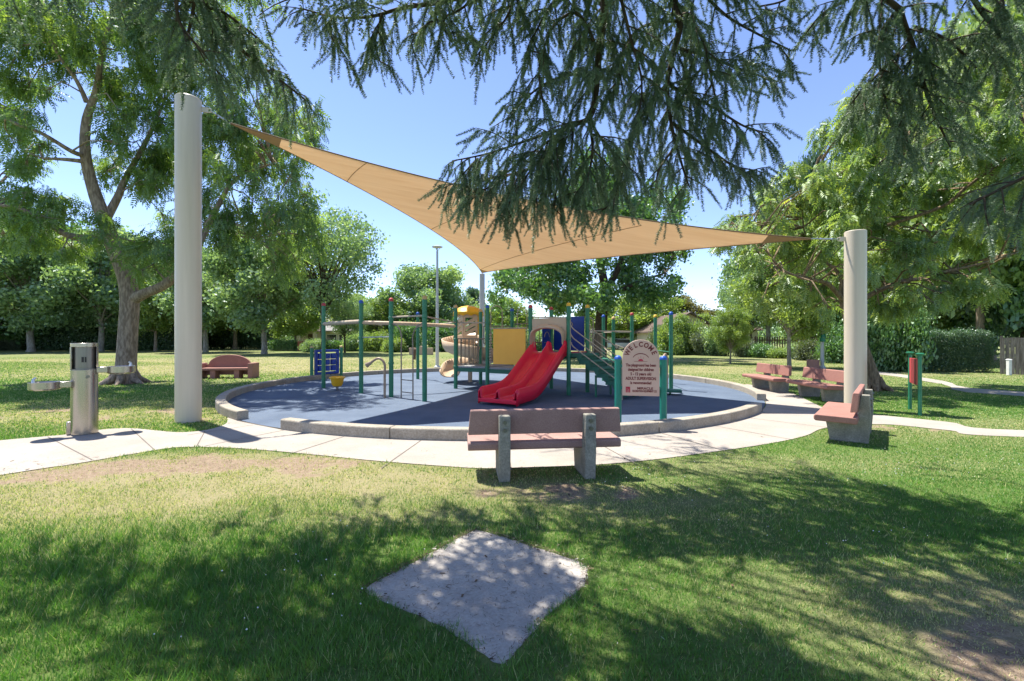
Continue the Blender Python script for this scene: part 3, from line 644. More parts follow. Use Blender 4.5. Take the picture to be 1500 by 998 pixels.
# ------------------------------------------------------------------ hedges and shrubs
def hedge(name, label, a, b, h, th, leafm, per=420, leaf=.30, T=None, top_n=.15):
    a = Vector((a[0], a[1], 0)); b = Vector((b[0], b[1], 0)); L_ = (b - a).length; u = (b - a) / L_; v = Vector((-u.y, u.x, 0)); c = (a + b) / 2
    t = thing(name, label, 'hedge', c); n_ = int(per * (L_ * h * 2 + L_ * th))
    s = rng.uniform(-.5, .5, n_) * L_; q = rng.uniform(-.5, .5, n_); q = np.sign(q) * np.abs(q * 2) ** .35 * .5 * th; z = rng.random(n_) ** .85 * h
    z *= 1 - top_n + 2 * top_n * fbm(s, q, 1.2, 5); q *= 1 + .25 * (fbm(s, z, .8, 9) - .5)
    pos = np.stack([u.x * s + v.x * q, u.y * s + v.y * q, z + .03], 1)
    foliage('foliage', T or T_CL, pos, leaf, leafm, t)
    mb = MB(); k = max(2, int(L_ / .8))
    for i in range(k):
        f_ = ((i + .5) / k - .5) * L_; p = Vector((u.x * f_, u.y * f_, 0))
        for _ in range(3): mb.tube([p, p + Vector((rnd(-.15, .15), rnd(-.15, .15), h * .5)), p + Vector((rnd(-.3, .3), rnd(-.3, .3), h * .85))], [.03, .022, .008], 5)
    mb.tube([(-u.x * L_ / 2, -u.y * L_ / 2, .0), (u.x * L_ / 2, u.y * L_ / 2, .0)], .03, 5)
    o = mb.build('stem', M['darkbark']); o.parent = t
    return t
a = G(1300, 545); b = G(1466, 547)
hedge('clipped_hedge', 'dark clipped hedge running up to the weathered wood fence', (a.x, a.y + 1), (b.x + .2, b.y + 1), 1.95, 1.2, M['leaf_f'], 480, .26, T_SM)
a = G(-60, 513); b = G(262, 514)
hedge('dark_hedge', 'dark hedge under the trees across the lawn on the left', (a.x, a.y + 4), (b.x, b.y + 3), 4.2, 3, M['leaf_f'], 45, .75, top_n=.4)
hedge('dark_hedge', 'dark hedge behind the pale trunks left of the house', (P(262, 0, 70).x, 70), (P(400, 0, 68).x, 68), 3.6, 2, M['leaf_f'], 45, .7, top_n=.3)
a = G(395, 517.5); b = G(432, 517.5)
hedge('low_hedge', 'low clipped hedge beside the brick pier of the left house', (P(396, 0, 58).x, 58), (P(437, 0, 58).x, 58), 1.2, .9, M['leaf_c'], 90, .4, top_n=.05)
hedge('low_hedge', 'low clipped hedge running before the left house windows', (P(462, 0, 58).x, 58), (P(530, 0, 58).x, 58), 1.15, .9, M['leaf_c'], 90, .4, top_n=.05)
SH = {}
def shrub(leaf, px, d, w_, h_, label, name='shrub', group='shrubs along the lawn edge'):
    loc = P(px, HZ + EYE * F / d, d); loc.z = 0; sc = (w_ / 2, w_ / 2, h_)
    if leaf not in SH:
        t = thing(name, label, 'shrub', loc, 0, group); random.seed(len(SH) + 60)
        cs = [(rnd(-.6, .6), rnd(-.6, .6), rnd(.25, .75)) for _ in range(14)]
        pos, ids = clump_points(cs, [(.42, .42, .24)] * 14, 120)
        pos[:, 2] = np.abs(pos[:, 2])
        foliage('foliage', T_SM, pos, .42, M[leaf], t, r=.5 * rng.random(len(pos)) + .5 * ids)
        mb = MB()
        for _ in range(7): mb.tube([(rnd(-.1, .1), rnd(-.1, .1), 0), (rnd(-.3, .3), rnd(-.3, .3), .35), (rnd(-.6, .6), rnd(-.6, .6), .7)], [.03, .02, .006], 5)
        o = mb.build('stem', M['darkbark']); o.parent = t
        t.scale = sc; SH[leaf] = t; return t
    return dup(SH[leaf], loc, rnd(0, 6), label, group, sc)
for a in [('leaf_e', 548, 55, 3.6, 2.6, 'yellow green shrub right of the left house, seen under the overhead beam'),
          ('leaf_d', 520, 56, 3.4, 2.4, 'mid green shrub before the left house windows'),
          ('leaf_e', 575, 52, 2.8, 1.7, 'low yellow shrub behind the ladder of the play structure'),
          ('leaf_c', 595, 54, 3.6, 3.4, 'dark shrub behind the ladder of the play structure'),
          ('leaf_c', 650, 55, 5.5, 3.6, 'dark shrub behind the spiral slide'),
          ('leaf_grey', 690, 52, 3.6, 2.0, 'grey green shrub behind the tower of the spiral slide'),
          ('leaf_c', 735, 60, 5, 3.2, 'dark shrub behind the yellow panel'),
          ('leaf_d', 790, 58, 5, 2.8, 'mid green shrub behind the red slide'),
          ('leaf_grey', 968, 47, 3.0, 2.6, 'grey green flowering shrub left of the gabled house'),
          ('leaf_e', 1008, 45, 3.4, 3.4, 'tall pale shrub before the gabled house'),
          ('leaf_grey', 1032, 43, 2.6, 2.2, 'grey leaved shrub right of the gabled house door'),
          ('leaf_e', 985, 44, 3.0, 2.9, 'rounded pale shrub between the blue capped post and the gabled house'),
          ('leaf_d', 455, 52, 2.4, 1.5, 'small round shrub before the porch of the left house'),
          ('leaf_d', 1050, 42, 3.0, 2.6, 'mid green shrub left of the dark trellis fence'),
          ('leaf_grey', 1086, 39, 2.0, 1.5, 'grey leaved shrub at the left end of the dark trellis fence'),
          ('leaf_c', 1112, 38, 2.6, 1.1, 'low dark shrub at the foot of the dark trellis fence'),
          ('leaf_e', 1135, 37, 2.2, .9, 'low pale shrub at the foot of the dark trellis fence, left of the pale trunk'),
          ('leaf_d', 1178, 35, 2.6, 1.2, 'mid green shrub behind the pink litter bin'),
          ('leaf_grey', 1190, 33, 2.2, 1.4, 'spiky grey shrub left of the right lamp post'),
          ('leaf_e', 1222, 32, 2.6, 1.3, 'pale spiky shrub right of the right lamp post'),
          ('leaf_c', 1240, 30, 3.2, 2.6, 'dark shrub behind the right cream pole'),
          ('leaf_c', 1315, 22.5, 2.6, 3.3, 'tall dark shrub at the left end of the clipped hedge'),
          ('leaf_grey', 8, 60, 3.5, 1.2, 'pale flowering shrub at the foot of the far left hedge'),
          ('leaf_d', 1290, 25, 2.6, 2.6, 'mid green shrub between the leaning trunk and the clipped hedge')]:
    shrub(*a)

# ------------------------------------------------------------------ foreground cedar
def cedar():
    tb = Vector((4.6, .4, 0)); t = thing('cedar_tree', 'big cedar whose drooping needled branches hang across the top of the photo', 'tree', tb)
    mb = MB(); mb.tube([(0, 0, -.2), (0, 0, .4), (.1, .05, 3), (.05, 0, 7), (0, 0, 12), (0, 0, 17)], [.62, .46, .40, .32, .2, .05], 14)
    for k in range(7):
        a = k * .9; mb.tube([(.3 * math.cos(a), .3 * math.sin(a), .5), (.6 * math.cos(a), .6 * math.sin(a), .12), (1.1 * math.cos(a), 1.1 * math.sin(a), -.06)], [.16, .13, .04], 7)
    o = mb.build('trunk', M['darkbark'], smooth=True, angle=80); o.parent = t
    # twig templates: axis along +x of length 1, needle tufts all along
    def twig(seed, tufts, per, nl, nw):
        g = np.random.default_rng(seed); V = []
        sag = g.uniform(-.1, .1)
        for i in range(tufts):
            s = (i + g.random()) / tufts; o_ = np.array([s, sag * s * (1 - s) * 2 + g.normal(0, .006), g.normal(0, .006)])
            for _ in range(per):
                d = np.array([g.uniform(.1, 1.0), 0, 0]); q = g.uniform(0, 6.283); d[1], d[2] = math.cos(q), math.sin(q); d /= np.linalg.norm(d)
                l = nl * g.uniform(.7, 1.2) * (1 - .45 * s); sd_ = np.cross(d, g.normal(0, 1, 3)); sd_ /= np.linalg.norm(sd_)
                V.append(np.stack([o_ - sd_ * nw / 2, o_ + sd_ * nw / 2, o_ + d * l]))
        V = np.concatenate(V); return V, np.arange(len(V)).reshape(-1, 3)
    TW = [twig(i, 38, 8, .132, .019) for i in range(5)]
    TWc = [twig(9 + i, 22, 5, .14, .034) for i in range(2)]
    def orient(d):
        n_ = len(d); d = d / np.linalg.norm(d, axis=1)[:, None]; r = rng.normal(0, 1, (n_, 3)); s = np.cross(d, r); s /= np.linalg.norm(s, axis=1)[:, None]; u = np.cross(d, s)
        return np.stack([d, s, u], 2)
    def branch(limb, r0, r1, spacing, blen, tlen, templates, start=0.0, sidedrop=.45, tw_sp=.085, gaps=False):
        pts = catmull([Vector(q) for q in limb], 8); mb = MB(); n_ = len(pts)
        mb.tube([p - tb for p in pts], [r0 + (r1 - r0) * (i / (n_ - 1)) ** .8 for i in range(n_)], 8)
        # resample by arclength
        acc = [0]
        for i in range(1, n_): acc.append(acc[-1] + (pts[i] - pts[i - 1]).length)
        tot = acc[-1]; s = start * tot; TP = []; TD = []; TL = []; side = 1; BB = MB()
        while s < tot:
            i = max(k for k in range(n_) if acc[k] <= s + 1e-9); i = min(i, n_ - 2)
            f_ = (s - acc[i]) / max(1e-6, acc[i + 1] - acc[i]); p = pts[i].lerp(pts[i + 1], f_); t_ = (pts[i + 1] - pts[i]).normalized()
            lat = t_.cross(Vector((0, 0, 1)));
            if lat.length < .2: lat = Vector((rnd(-1, 1), rnd(-1, 1), 0))
            lat.normalize(); lat = Matrix.Rotation(rnd(-.9, .9), 3, t_) @ lat
            tip_f = 1 - .5 * (s / tot); L_ = blen * rnd(.45, 1.15) * tip_f
            d = (lat * side + t_ * rnd(.2, .9) + Vector((0, 0, rnd(-sidedrop, .15)))).normalized(); side = -side
            q = p.copy(); bp = [q.copy()]; steps = max(3, int(L_ / .12))
            for k in range(steps):
                d = (d + Vector((rnd(-.12, .12), rnd(-.12, .12), -.10 - .05 * rnd(0, 1)))).normalized(); q = q + d * (L_ / steps); bp.append(q.copy())
            BB.tube([x - tb for x in bp], [.008 * (1 - k / len(bp)) + .002 for k in range(len(bp))], 4, cap=False)
            nt_ = max(3, int(L_ / tw_sp))
            for k in range(nt_):
                u = (k + rnd(.1, .9)) / nt_ * (len(bp) - 1); j = min(int(u), len(bp) - 2); c = bp[j].lerp(bp[j + 1], u - j); bd = (bp[j + 1] - bp[j]).normalized()
                lt = bd.cross(Vector((0, 0, 1)));
                if lt.length < .1: lt = Vector((1, 0, 0))
                lt.normalize()
                td = bd * rnd(.2, .9) + lt * rnd(-1, 1) * .8 + Vector((0, 0, -rnd(.35, 1.5)))
                TP.append(c - tb); TD.append(td); TL.append(tlen * rnd(.45, 1.2))
            TP.append(bp[-1] - tb); TD.append(d + Vector((0, 0, -.6))); TL.append(tlen * rnd(.8, 1.2))
            s += spacing * rnd(.6, 1.4)
        mb.add([v for v in BB.v], BB.f)
        o = mb.build('branch', M['darkbark'], smooth=True, angle=80); o.parent = t
        TP = np.array([tuple(v) for v in TP]); TD = np.array([tuple(v) for v in TD]); TL = np.array(TL)
        if gaps:      # open holes in the spray so that flecks of sun come through
            wx = TP[:, 0] + tb.x + .332 * TP[:, 2]; wy = TP[:, 1] + tb.y - .263 * TP[:, 2]
            kp = .62 * vnoise(wx, wy, .58, 71) + .38 * vnoise(wx, wy, .29, 72) < .50
            TP, TD, TL = TP[kp], TD[kp], TL[kp]
            if len(TP) == 0: return
        W = []; Fx = []; K = []; off = 0
        pick = rng.integers(0, len(templates), len(TP))
        for k, T in enumerate(templates):
            m_ = pick == k
            if not m_.any(): continue
            a, b = scatter(T, TP[m_], orient(TD[m_]), TL[m_]); W.append(a); Fx.append(b + off); off += len(a)
            K.append(np.repeat(rng.random(m_.sum()), len(T[0])) * .7 + .3 * rng.random(m_.sum() * len(T[0])))
        fo = np_mesh('needles', np.concatenate(W), np.concatenate(Fx), M['needle'], o, attrs={'rnd': np.concatenate(K)})
    tr = lambda z: tb + Vector((0, 0, z))
    def vis(lst, **k):
        a = dict(r0=.04, r1=.008, spacing=.095, blen=.75, tlen=.33, templates=TW, tw_sp=.054); a.update(k); branch(lst, **a)
    # limb A
    vis([tr(5.6), (2.6, 2.6, 6.1), P(905, -60, 4.8), P(886, 20, 5.0), P(876, 90, 5.15), P(872, 140, 5.2), P(862, 174, 5.3), P(829, 187, 5.4), P(802, 222, 5.5), P(770, 250, 5.6), P(715, 262, 5.75), P(672, 280, 5.9)], r0=.065, r1=.010, start=.40, blen=1.02)
    vis([P(829, 187, 5.4), P(775, 205, 5.5), P(715, 225, 5.6), P(662, 236, 5.7)], r0=.022, blen=0.60, spacing=0.088)
    vis([P(806, 215, 5.5), P(795, 255, 5.5), P(785, 285, 5.55), P(775, 300, 5.6)], r0=.02, blen=0.60, spacing=0.073)
    vis([P(862, 174, 5.3), P(868, 215, 5.4), P(862, 255, 5.5), P(845, 290, 5.6)], r0=.022, blen=0.60, spacing=0.073)
    vis([P(874, 110, 5.2), P(835, 110, 5.2), P(795, 125, 5.3), P(765, 150, 5.3), P(745, 175, 5.4)], r0=.02, blen=0.54, spacing=0.088)
    vis([P(820, 195, 5.4), P(765, 235, 5.5), P(715, 275, 5.6), P(680, 300, 5.7)], r0=.016, blen=.5, spacing=.085)
    vis([P(812, 205, 5.4), P(770, 260, 5.5), P(745, 300, 5.5), P(735, 320, 5.6)], r0=.016, blen=.45, spacing=.085)
    vis([P(840, 185, 5.4), P(835, 230, 5.45), P(815, 280, 5.5), P(812, 310, 5.5)], r0=.016, blen=.45, spacing=.085)
    vis([P(700, 232, 5.7), P(672, 262, 5.8), P(655, 285, 5.8)], r0=.012, blen=.4, spacing=.085)
    # limb B
    vis([tr(6.0), (3.2, 3.0, 6.5), P(1012, -50, 5.0), P(996, 40, 5.1), P(984, 90, 5.2), P(977, 130, 5.3), P(985, 190, 5.4), P(1000, 245, 5.5), P(1010, 275, 5.6)], r0=.06, start=.42, blen=0.90)
    vis([P(990, 70, 5.2), P(1040, 85, 5.3), P(1095, 105, 5.5), P(1140, 120, 5.6)], r0=.02, blen=0.60, spacing=0.088)
    vis([P(980, 125, 5.3), P(1040, 155, 5.4), P(1090, 185, 5.5), P(1125, 195, 5.6)], r0=.02, blen=0.60, spacing=0.088)
    vis([P(985, 180, 5.4), P(1040, 220, 5.5), P(1085, 250, 5.6), P(1115, 258, 5.6)], r0=.02, blen=0.54, spacing=0.081)
    vis([P(980, 120, 5.3), P(945, 160, 5.3), P(925, 210, 5.4), P(910, 260, 5.5)], r0=.02, blen=0.60, spacing=0.081)
    vis([P(996, 30, 5.1), P(940, 40, 5.1), P(910, 80, 5.2), P(905, 140, 5.2)], r0=.02, blen=0.60, spacing=0.088)
    # limb C
    vis([tr(6.4), (2.0, 2.4, 6.5), P(820, -60, 4.8), P(720, -20, 5.0), P(650, 2, 5.2), P(590, 12, 5.3), P(540, 25, 5.4), P(490, 25, 5.5), P(440, 12, 5.6)], r0=.05, start=.45, blen=0.72)
    vis([P(640, 5, 5.2), P(640, 30, 5.2), P(665, 60, 5.3)], r0=.016, blen=0.48, spacing=0.073)
    vis([P(760, -30, 4.9), P(745, 20, 5.0), P(720, 55, 5.1), P(700, 80, 5.1)], r0=.016, blen=0.48, spacing=0.081)
    vis([P(840, -30, 4.9), P(800, 20, 5.0), P(780, 60, 5.1), P(775, 95, 5.1)], r0=.016, blen=0.54, spacing=0.081)
    vis([P(560, 20, 5.3), P(550, 60, 5.4), P(556, 90, 5.4)], r0=.014, blen=0.42, spacing=0.081)
    # limb D
    vis([tr(6.8), (1.0, 2.2, 6.4), (-1.6, 3.2, 5.9), P(285, -60, 4.6), P(300, 10, 4.7), P(335, 55, 4.8), P(380, 95, 4.9), P(420, 125, 5.0), P(452, 150, 5.1)], r0=.05, start=.58, blen=0.66)
    vis([P(290, -30, 4.6), P(280, 30, 4.7), P(272, 70, 4.7), P(285, 110, 4.8)], r0=.02, blen=0.54, spacing=0.073)
    vis([P(300, 10, 4.7), P(330, 20, 4.8), P(370, 50, 4.9), P(395, 70, 5.0)], r0=.02, blen=0.54, spacing=0.073)
    # limb E
    vis([tr(5.2), (4.4, 2.4, 5.6), P(1305, -60, 4.6), P(1320, 20, 4.8), P(1340, 75, 4.9), P(1355, 130, 5.0), P(1372, 175, 5.1), P(1392, 215, 5.2)], r0=.05, start=.4, blen=0.90, spacing=0.104)
    vis([P(1335, 60, 4.9), P(1300, 95, 5.0), P(1265, 130, 5.1), P(1240, 160, 5.2)], r0=.02, blen=0.54, spacing=0.093)
    vis([P(1345, 100, 4.9), P(1335, 150, 5.0), P(1320, 190, 5.1), P(1310, 225, 5.2)], r0=.02, blen=0.60, spacing=0.084)
    vis([P(1290, -40, 4.6), P(1240, 0, 4.8), P(1205, 20, 4.9), P(1180, 50, 5.0)], r0=.02, blen=0.48, spacing=0.104)
    vis([P(1400, -50, 4.4), P(1440, 20, 4.5), P(1490, 70, 4.6), P(1540, 100, 4.6)], r0=.03, blen=0.84, spacing=0.104)
    vis([P(1340, 40, 4.9), P(1390, 60, 4.8), P(1430, 100, 4.8)], r0=.02, blen=0.54, spacing=0.104)
    vis([P(1620, 190, 4.0), P(1540, 240, 4.2), P(1470, 275, 4.4), P(1420, 300, 4.5)], r0=.03, blen=0.60, spacing=0.093)
    vis([P(905, -20, 4.8), P(925, 60, 4.9), P(940, 120, 5.0), P(935, 180, 5.1)], r0=.02, blen=.6, spacing=0.118)
    vis([P(1012, -30, 5.0), P(1060, 20, 5.1), P(1110, 50, 5.2), P(1160, 75, 5.3)], r0=.02, blen=.6, spacing=0.128)
    vis([P(1000, 20, 5.0), P(1030, 60, 5.0), P(1045, 130, 5.1), P(1060, 190, 5.2)], r0=.02, blen=.55, spacing=0.118)
    vis([P(870, 60, 4.9), P(845, 20, 4.9), P(810, 40, 5.0), P(790, 100, 5.1), P(795, 150, 5.1)], r0=.02, blen=.55, spacing=0.118)
    vis([P(880, 200, 5.3), P(905, 240, 5.4), P(900, 290, 5.4), P(880, 310, 5.5)], r0=.016, blen=.5, spacing=0.109)
    vis([P(985, 220, 5.4), P(965, 250, 5.4), P(960, 280, 5.4)], r0=.016, blen=.5, spacing=0.109)
    vis([P(700, -30, 4.9), P(680, 10, 5.0), P(620, 40, 5.1), P(600, 70, 5.1)], r0=.016, blen=.45, spacing=0.118)
    vis([P(500, 10, 5.4), P(480, 40, 5.4), P(500, 75, 5.4)], r0=.014, blen=.4, spacing=0.118)
    vis([P(1320, 10, 4.8), P(1290, 50, 4.9), P(1290, 110, 5.0), P(1300, 160, 5.0)], r0=.02, blen=.55, spacing=0.109)
    vis([P(260, -40, 4.2), P(262, 30, 4.3), P(300, 80, 4.4), P(330, 120, 4.5)], r0=.02, blen=.5, spacing=0.109)
    vis([P(1460, -40, 4.4), P(1470, 30, 4.4), P(1450, 80, 4.5)], r0=.02, blen=.5, spacing=0.118)
    vis([P(1180, -30, 4.9), P(1150, 0, 5.0), P(1110, 10, 5.0)], r0=.015, blen=.4, spacing=0.137)
    # limbs above the frame (they cast the dappled shade on the lawn)
    random.seed(99)
    shade = [(1000, 700), (1110, 690), (1210, 705), (1340, 735), (1450, 700), (900, 735), (1050, 765), (1200, 800), (1400, 820), (940, 820), (1090, 870), (1310, 890), (800, 735), (690, 785), (580, 765), (705, 890), (850, 950),
             (600, 960), (450, 880), (310, 870), (180, 940), (420, 790), (240, 840), (60, 900), (1010, 960), (720, 830), (790, 860), (620, 850), (1250, 760), (1480, 780), (520, 830), (360, 960), (1180, 940), (670, 850), (755, 815), (700, 940), (950, 655), (1020, 650), (870, 664), (1120, 720), (1260, 850), (480, 940), (140, 860), (1350, 955), (1450, 930), (880, 900), (330, 815), (90, 830)]
    for px, py in shade:
        g = G(px, py); z = max(5.2, 2.3 + .95 * g.y) + rnd(0, 1.2); e = Vector((g.x - .332 * z, g.y + .263 * z, z)); a = tr(min(15, z + rnd(.6, 1.4)))
        m1 = a.lerp(e, .4) + Vector((0, 0, .5)); m2 = a.lerp(e, .72) + Vector((rnd(-.3, .3), rnd(-.3, .3), .35)); over = e + (e - a).normalized() * .5 - Vector((0, 0, .12))
        branch([a, m1, m2, e, over], 0.030, .008, .13, .85, .38, TWc, start=.62, tw_sp=.06, gaps=True)
    for z, e in [(8.0, (7.5, -3, 7)), (8.4, (2, -4, 7.2)), (7.6, (9, 1, 6.6)), (11, (6.0, 5.4, 10.4)), (12.5, (3, 3.5, 12)), (13, (5.5, -2, 12.4))]:
        e = Vector(e); a = tr(z); m1 = a.lerp(e, .35) + Vector((0, 0, .5)); m2 = a.lerp(e, .7) + Vector((rnd(-.3, .3), rnd(-.3, .3), .35))
        branch([a, m1, m2, e], .08, .012, .24, 1.25, .50, TWc, start=.22, tw_sp=.12)
cedar()

# ------------------------------------------------------------------ shade sail, poles
sail_A = Vector((-5.75, 9.25, 6.02)); sail_B = P(1190, 350, 10.6); sail_C = P(706, 400, 23.8)
def pole(px, base, h, r, label, mat, attach, name='sail_pole'):
    t = thing(name, label, 'pole', base, 0, 'shade sail poles')
    mb = MB(); mb.lathe((0, 0, 0), [(r, -.1), (r, h - .012), (r - .012, h)], 40); local_build(mb, 'shaft', mat, t, smooth=True)
    mb = MB(); d = (attach - (Vector(base) + Vector((0, 0, attach.z)))); d.z = 0; d.normalize(); q = Vector((0, 0, h - .17)) + d * r
    mb.box(q + d * .05, (.12, .03, .10), math.atan2(d.y, d.x)); mb.tube([q + d * .10 + Vector((0, 0, .04)), q + d * .16 + Vector((0, 0, .03)), q + d * .16 - Vector((0, 0, .03)), q + d * .10 - Vector((0, 0, .04))], .012, 8)
    local_build(mb, 'bracket', M['cable'] if mat is M['polegrey'] else M['pole'], t)
    return Vector(base) + q + d * .15
ba = G(276, 617.5); bb = G(1253, 600); bc = Vector((sail_C.x - .02, sail_C.y + .42, 0))
pA = pole(0, ba, 6.37, .222, 'tall cream steel pole on the left, holding the high corner of the sail', M['pole'], sail_A)
pB = pole(0, bb, 4.10, .215, 'cream steel pole behind the end bench on the right, holding the sail', M['pole'], sail_B)
pC = pole(0, bc, 5.06, .14, 'slim grey pole behind the playground, holding the rear corner of the sail', M['polegrey'], sail_C)
def sail():
    t = thing('shade_sail', 'tan triangular fabric sail stretched over the playground', 'shade sail', (sail_A + sail_B + sail_C) / 3)
    A, B, Cc = sail_A, sail_B, sail_C
    mAB = Vector((.55, 10.95, 4.93)); mAC = Vector((-2.75, 16.2, 5.42)); mBC = Vector((1.95, 16.3, 4.38))
    kAB = 2 * mAB - (A + B) / 2; kAC = 2 * mAC - (A + Cc) / 2; kBC = 2 * mBC - (B + Cc) / 2
    def S_(u, v):
        w_ = 1 - u - v; return A * u * u + B * v * v + Cc * w_ * w_ + 2 * (kAB * u * v + kAC * u * w_ + kBC * v * w_)
    n_ = 44; idx = {}; vs = []; fs = []
    for i in range(n_ + 1):
        for j in range(n_ + 1 - i): idx[i, j] = len(vs); vs.append(S_(i / n_, j / n_))
    for i in range(n_):
        for j in range(n_ - i):
            fs.append((idx[i, j], idx[i + 1, j], idx[i, j + 1]))
            if i + j < n_ - 1: fs.append((idx[i + 1, j], idx[i + 1, j + 1], idx[i, j + 1]))
    m, n, b, N, L = newmat('sail_fabric'); n.nodes.remove(b); out = [x for x in n.nodes if x.type == 'OUTPUT_MATERIAL'][0]
    tc = N('ShaderNodeTexCoord'); wv = N('ShaderNodeTexNoise'); mp = N('ShaderNodeMapping'); mp.inputs['Rotation'].default_value = (0, 0, R(8)); mp.inputs['Scale'].default_value = (.35, 3.2, 1); L(tc.outputs['Object'], mp.inputs[0]); L(mp.outputs[0], wv.inputs['Vector']); wv.inputs['Scale'].default_value = 1.6; wv.inputs['Detail'].default_value = 5
    r = ramp(N, [(.3, (.76, .60, .42)), (.7, (.83, .68, .50))]); L(wv.outputs[0], r.inputs[0])
    d = N('ShaderNodeBsdfDiffuse'); tl = N('ShaderNodeBsdfTranslucent'); L(r.outputs[0], d.inputs[0]); L(r.outputs[0], tl.inputs[0]); mx = N('ShaderNodeMixShader'); bpn = N('ShaderNodeBump'); bpn.inputs['Strength'].default_value = .35; bpn.inputs['Distance'].default_value = .05; L(wv.outputs[0], bpn.inputs['Height']); L(bpn.outputs[0], d.inputs['Normal']); mx.inputs[0].default_value = .42; L(d.outputs[0], mx.inputs[1]); L(tl.outputs[0], mx.inputs[2]); L(mx.outputs[0], out.inputs[0])
    mb = MB(); mb.add(vs, fs); o = mb.build('fabric', m, t, smooth=True, angle=180)
    so_ = o.modifiers.new('thick', 'SOLIDIFY'); so_.thickness = .004
    M['hem'] = pm('sail_hem', (.24, .155, .09), rough=.8); M['seam'] = pm('sail_seam', (.36, .23, .13), rough=.8); M['patch'] = pm('sail_patch', (.40, .25, .13), rough=.8)
    mb = MB()
    for f_ in (lambda s: S_(1 - s, s), lambda s: S_(1 - s, 0), lambda s: S_(0, 1 - s)): mb.tube([f_(k / 60) for k in range(61)], .016, 6)
    mb.build('edge_cord', M['hem'], t, smooth=True)
    off = Vector((0, 0, -.012))
    def line(f_): MBs = MB(); MBs.tube([f_(k / 24) + off for k in range(25)], .009, 5); MBs.build('seam', M['seam'], t)
    for u in (.80, .52): line(lambda s, u=u: S_(u, (1 - u) * s))
    line(lambda s: S_(.28 * (1 - s), .10 + .52 * s)) if False else None
    line(lambda s: S_(.05 + .22 * (s), .0 + .73 * s) if False else S_(.06 + .20 * s, .70 * s))
    for ctr, pt in ((A, lambda a, s: S_(1 - a, a * s)), (B, lambda a, s: S_(a * s, 1 - a)), (Cc, lambda a, s: S_(a * s, a * (1 - s)))):
        mb = MB(); vs2 = []; fs2 = []
        for i in range(9):
            a = .07 * i / 8 + .001
            for j in range(7): vs2.append(pt(a, j / 6) - Vector((0, 0, .010)))
        for i in range(8):
            for j in range(6): fs2.append((i * 7 + j, i * 7 + j + 1, (i + 1) * 7 + j + 1, (i + 1) * 7 + j))
        mb.add(vs2, fs2); mb.build('corner_patch', M['patch'], t, smooth=True, angle=180)
    for a, b in ((A, pA), (B, pB), (Cc, pC)):
        mb = MB(); d = (b - a); L_ = d.length; d.normalize()
        s = Vector((0, 0, 1)).cross(d).normalized() * .028
        mb.tube([a - d * .03, a + d * L_ * .3], .018, 8); mb.tube([a + d * L_ * .28 + s, a + d * L_ * .72 + s], .010, 6); mb.tube([a + d * L_ * .28 - s, a + d * L_ * .72 - s], .010, 6)
        mb.tube([a + d * L_ * .7, b], .012, 8); mb.box(a + d * L_ * .29, (.03, .08, .03), math.atan2(d.y, d.x)); mb.box(a + d * L_ * .71, (.03, .08, .03), math.atan2(d.y, d.x))
        mb.build('turnbuckle', M['cable'], t)
sail()

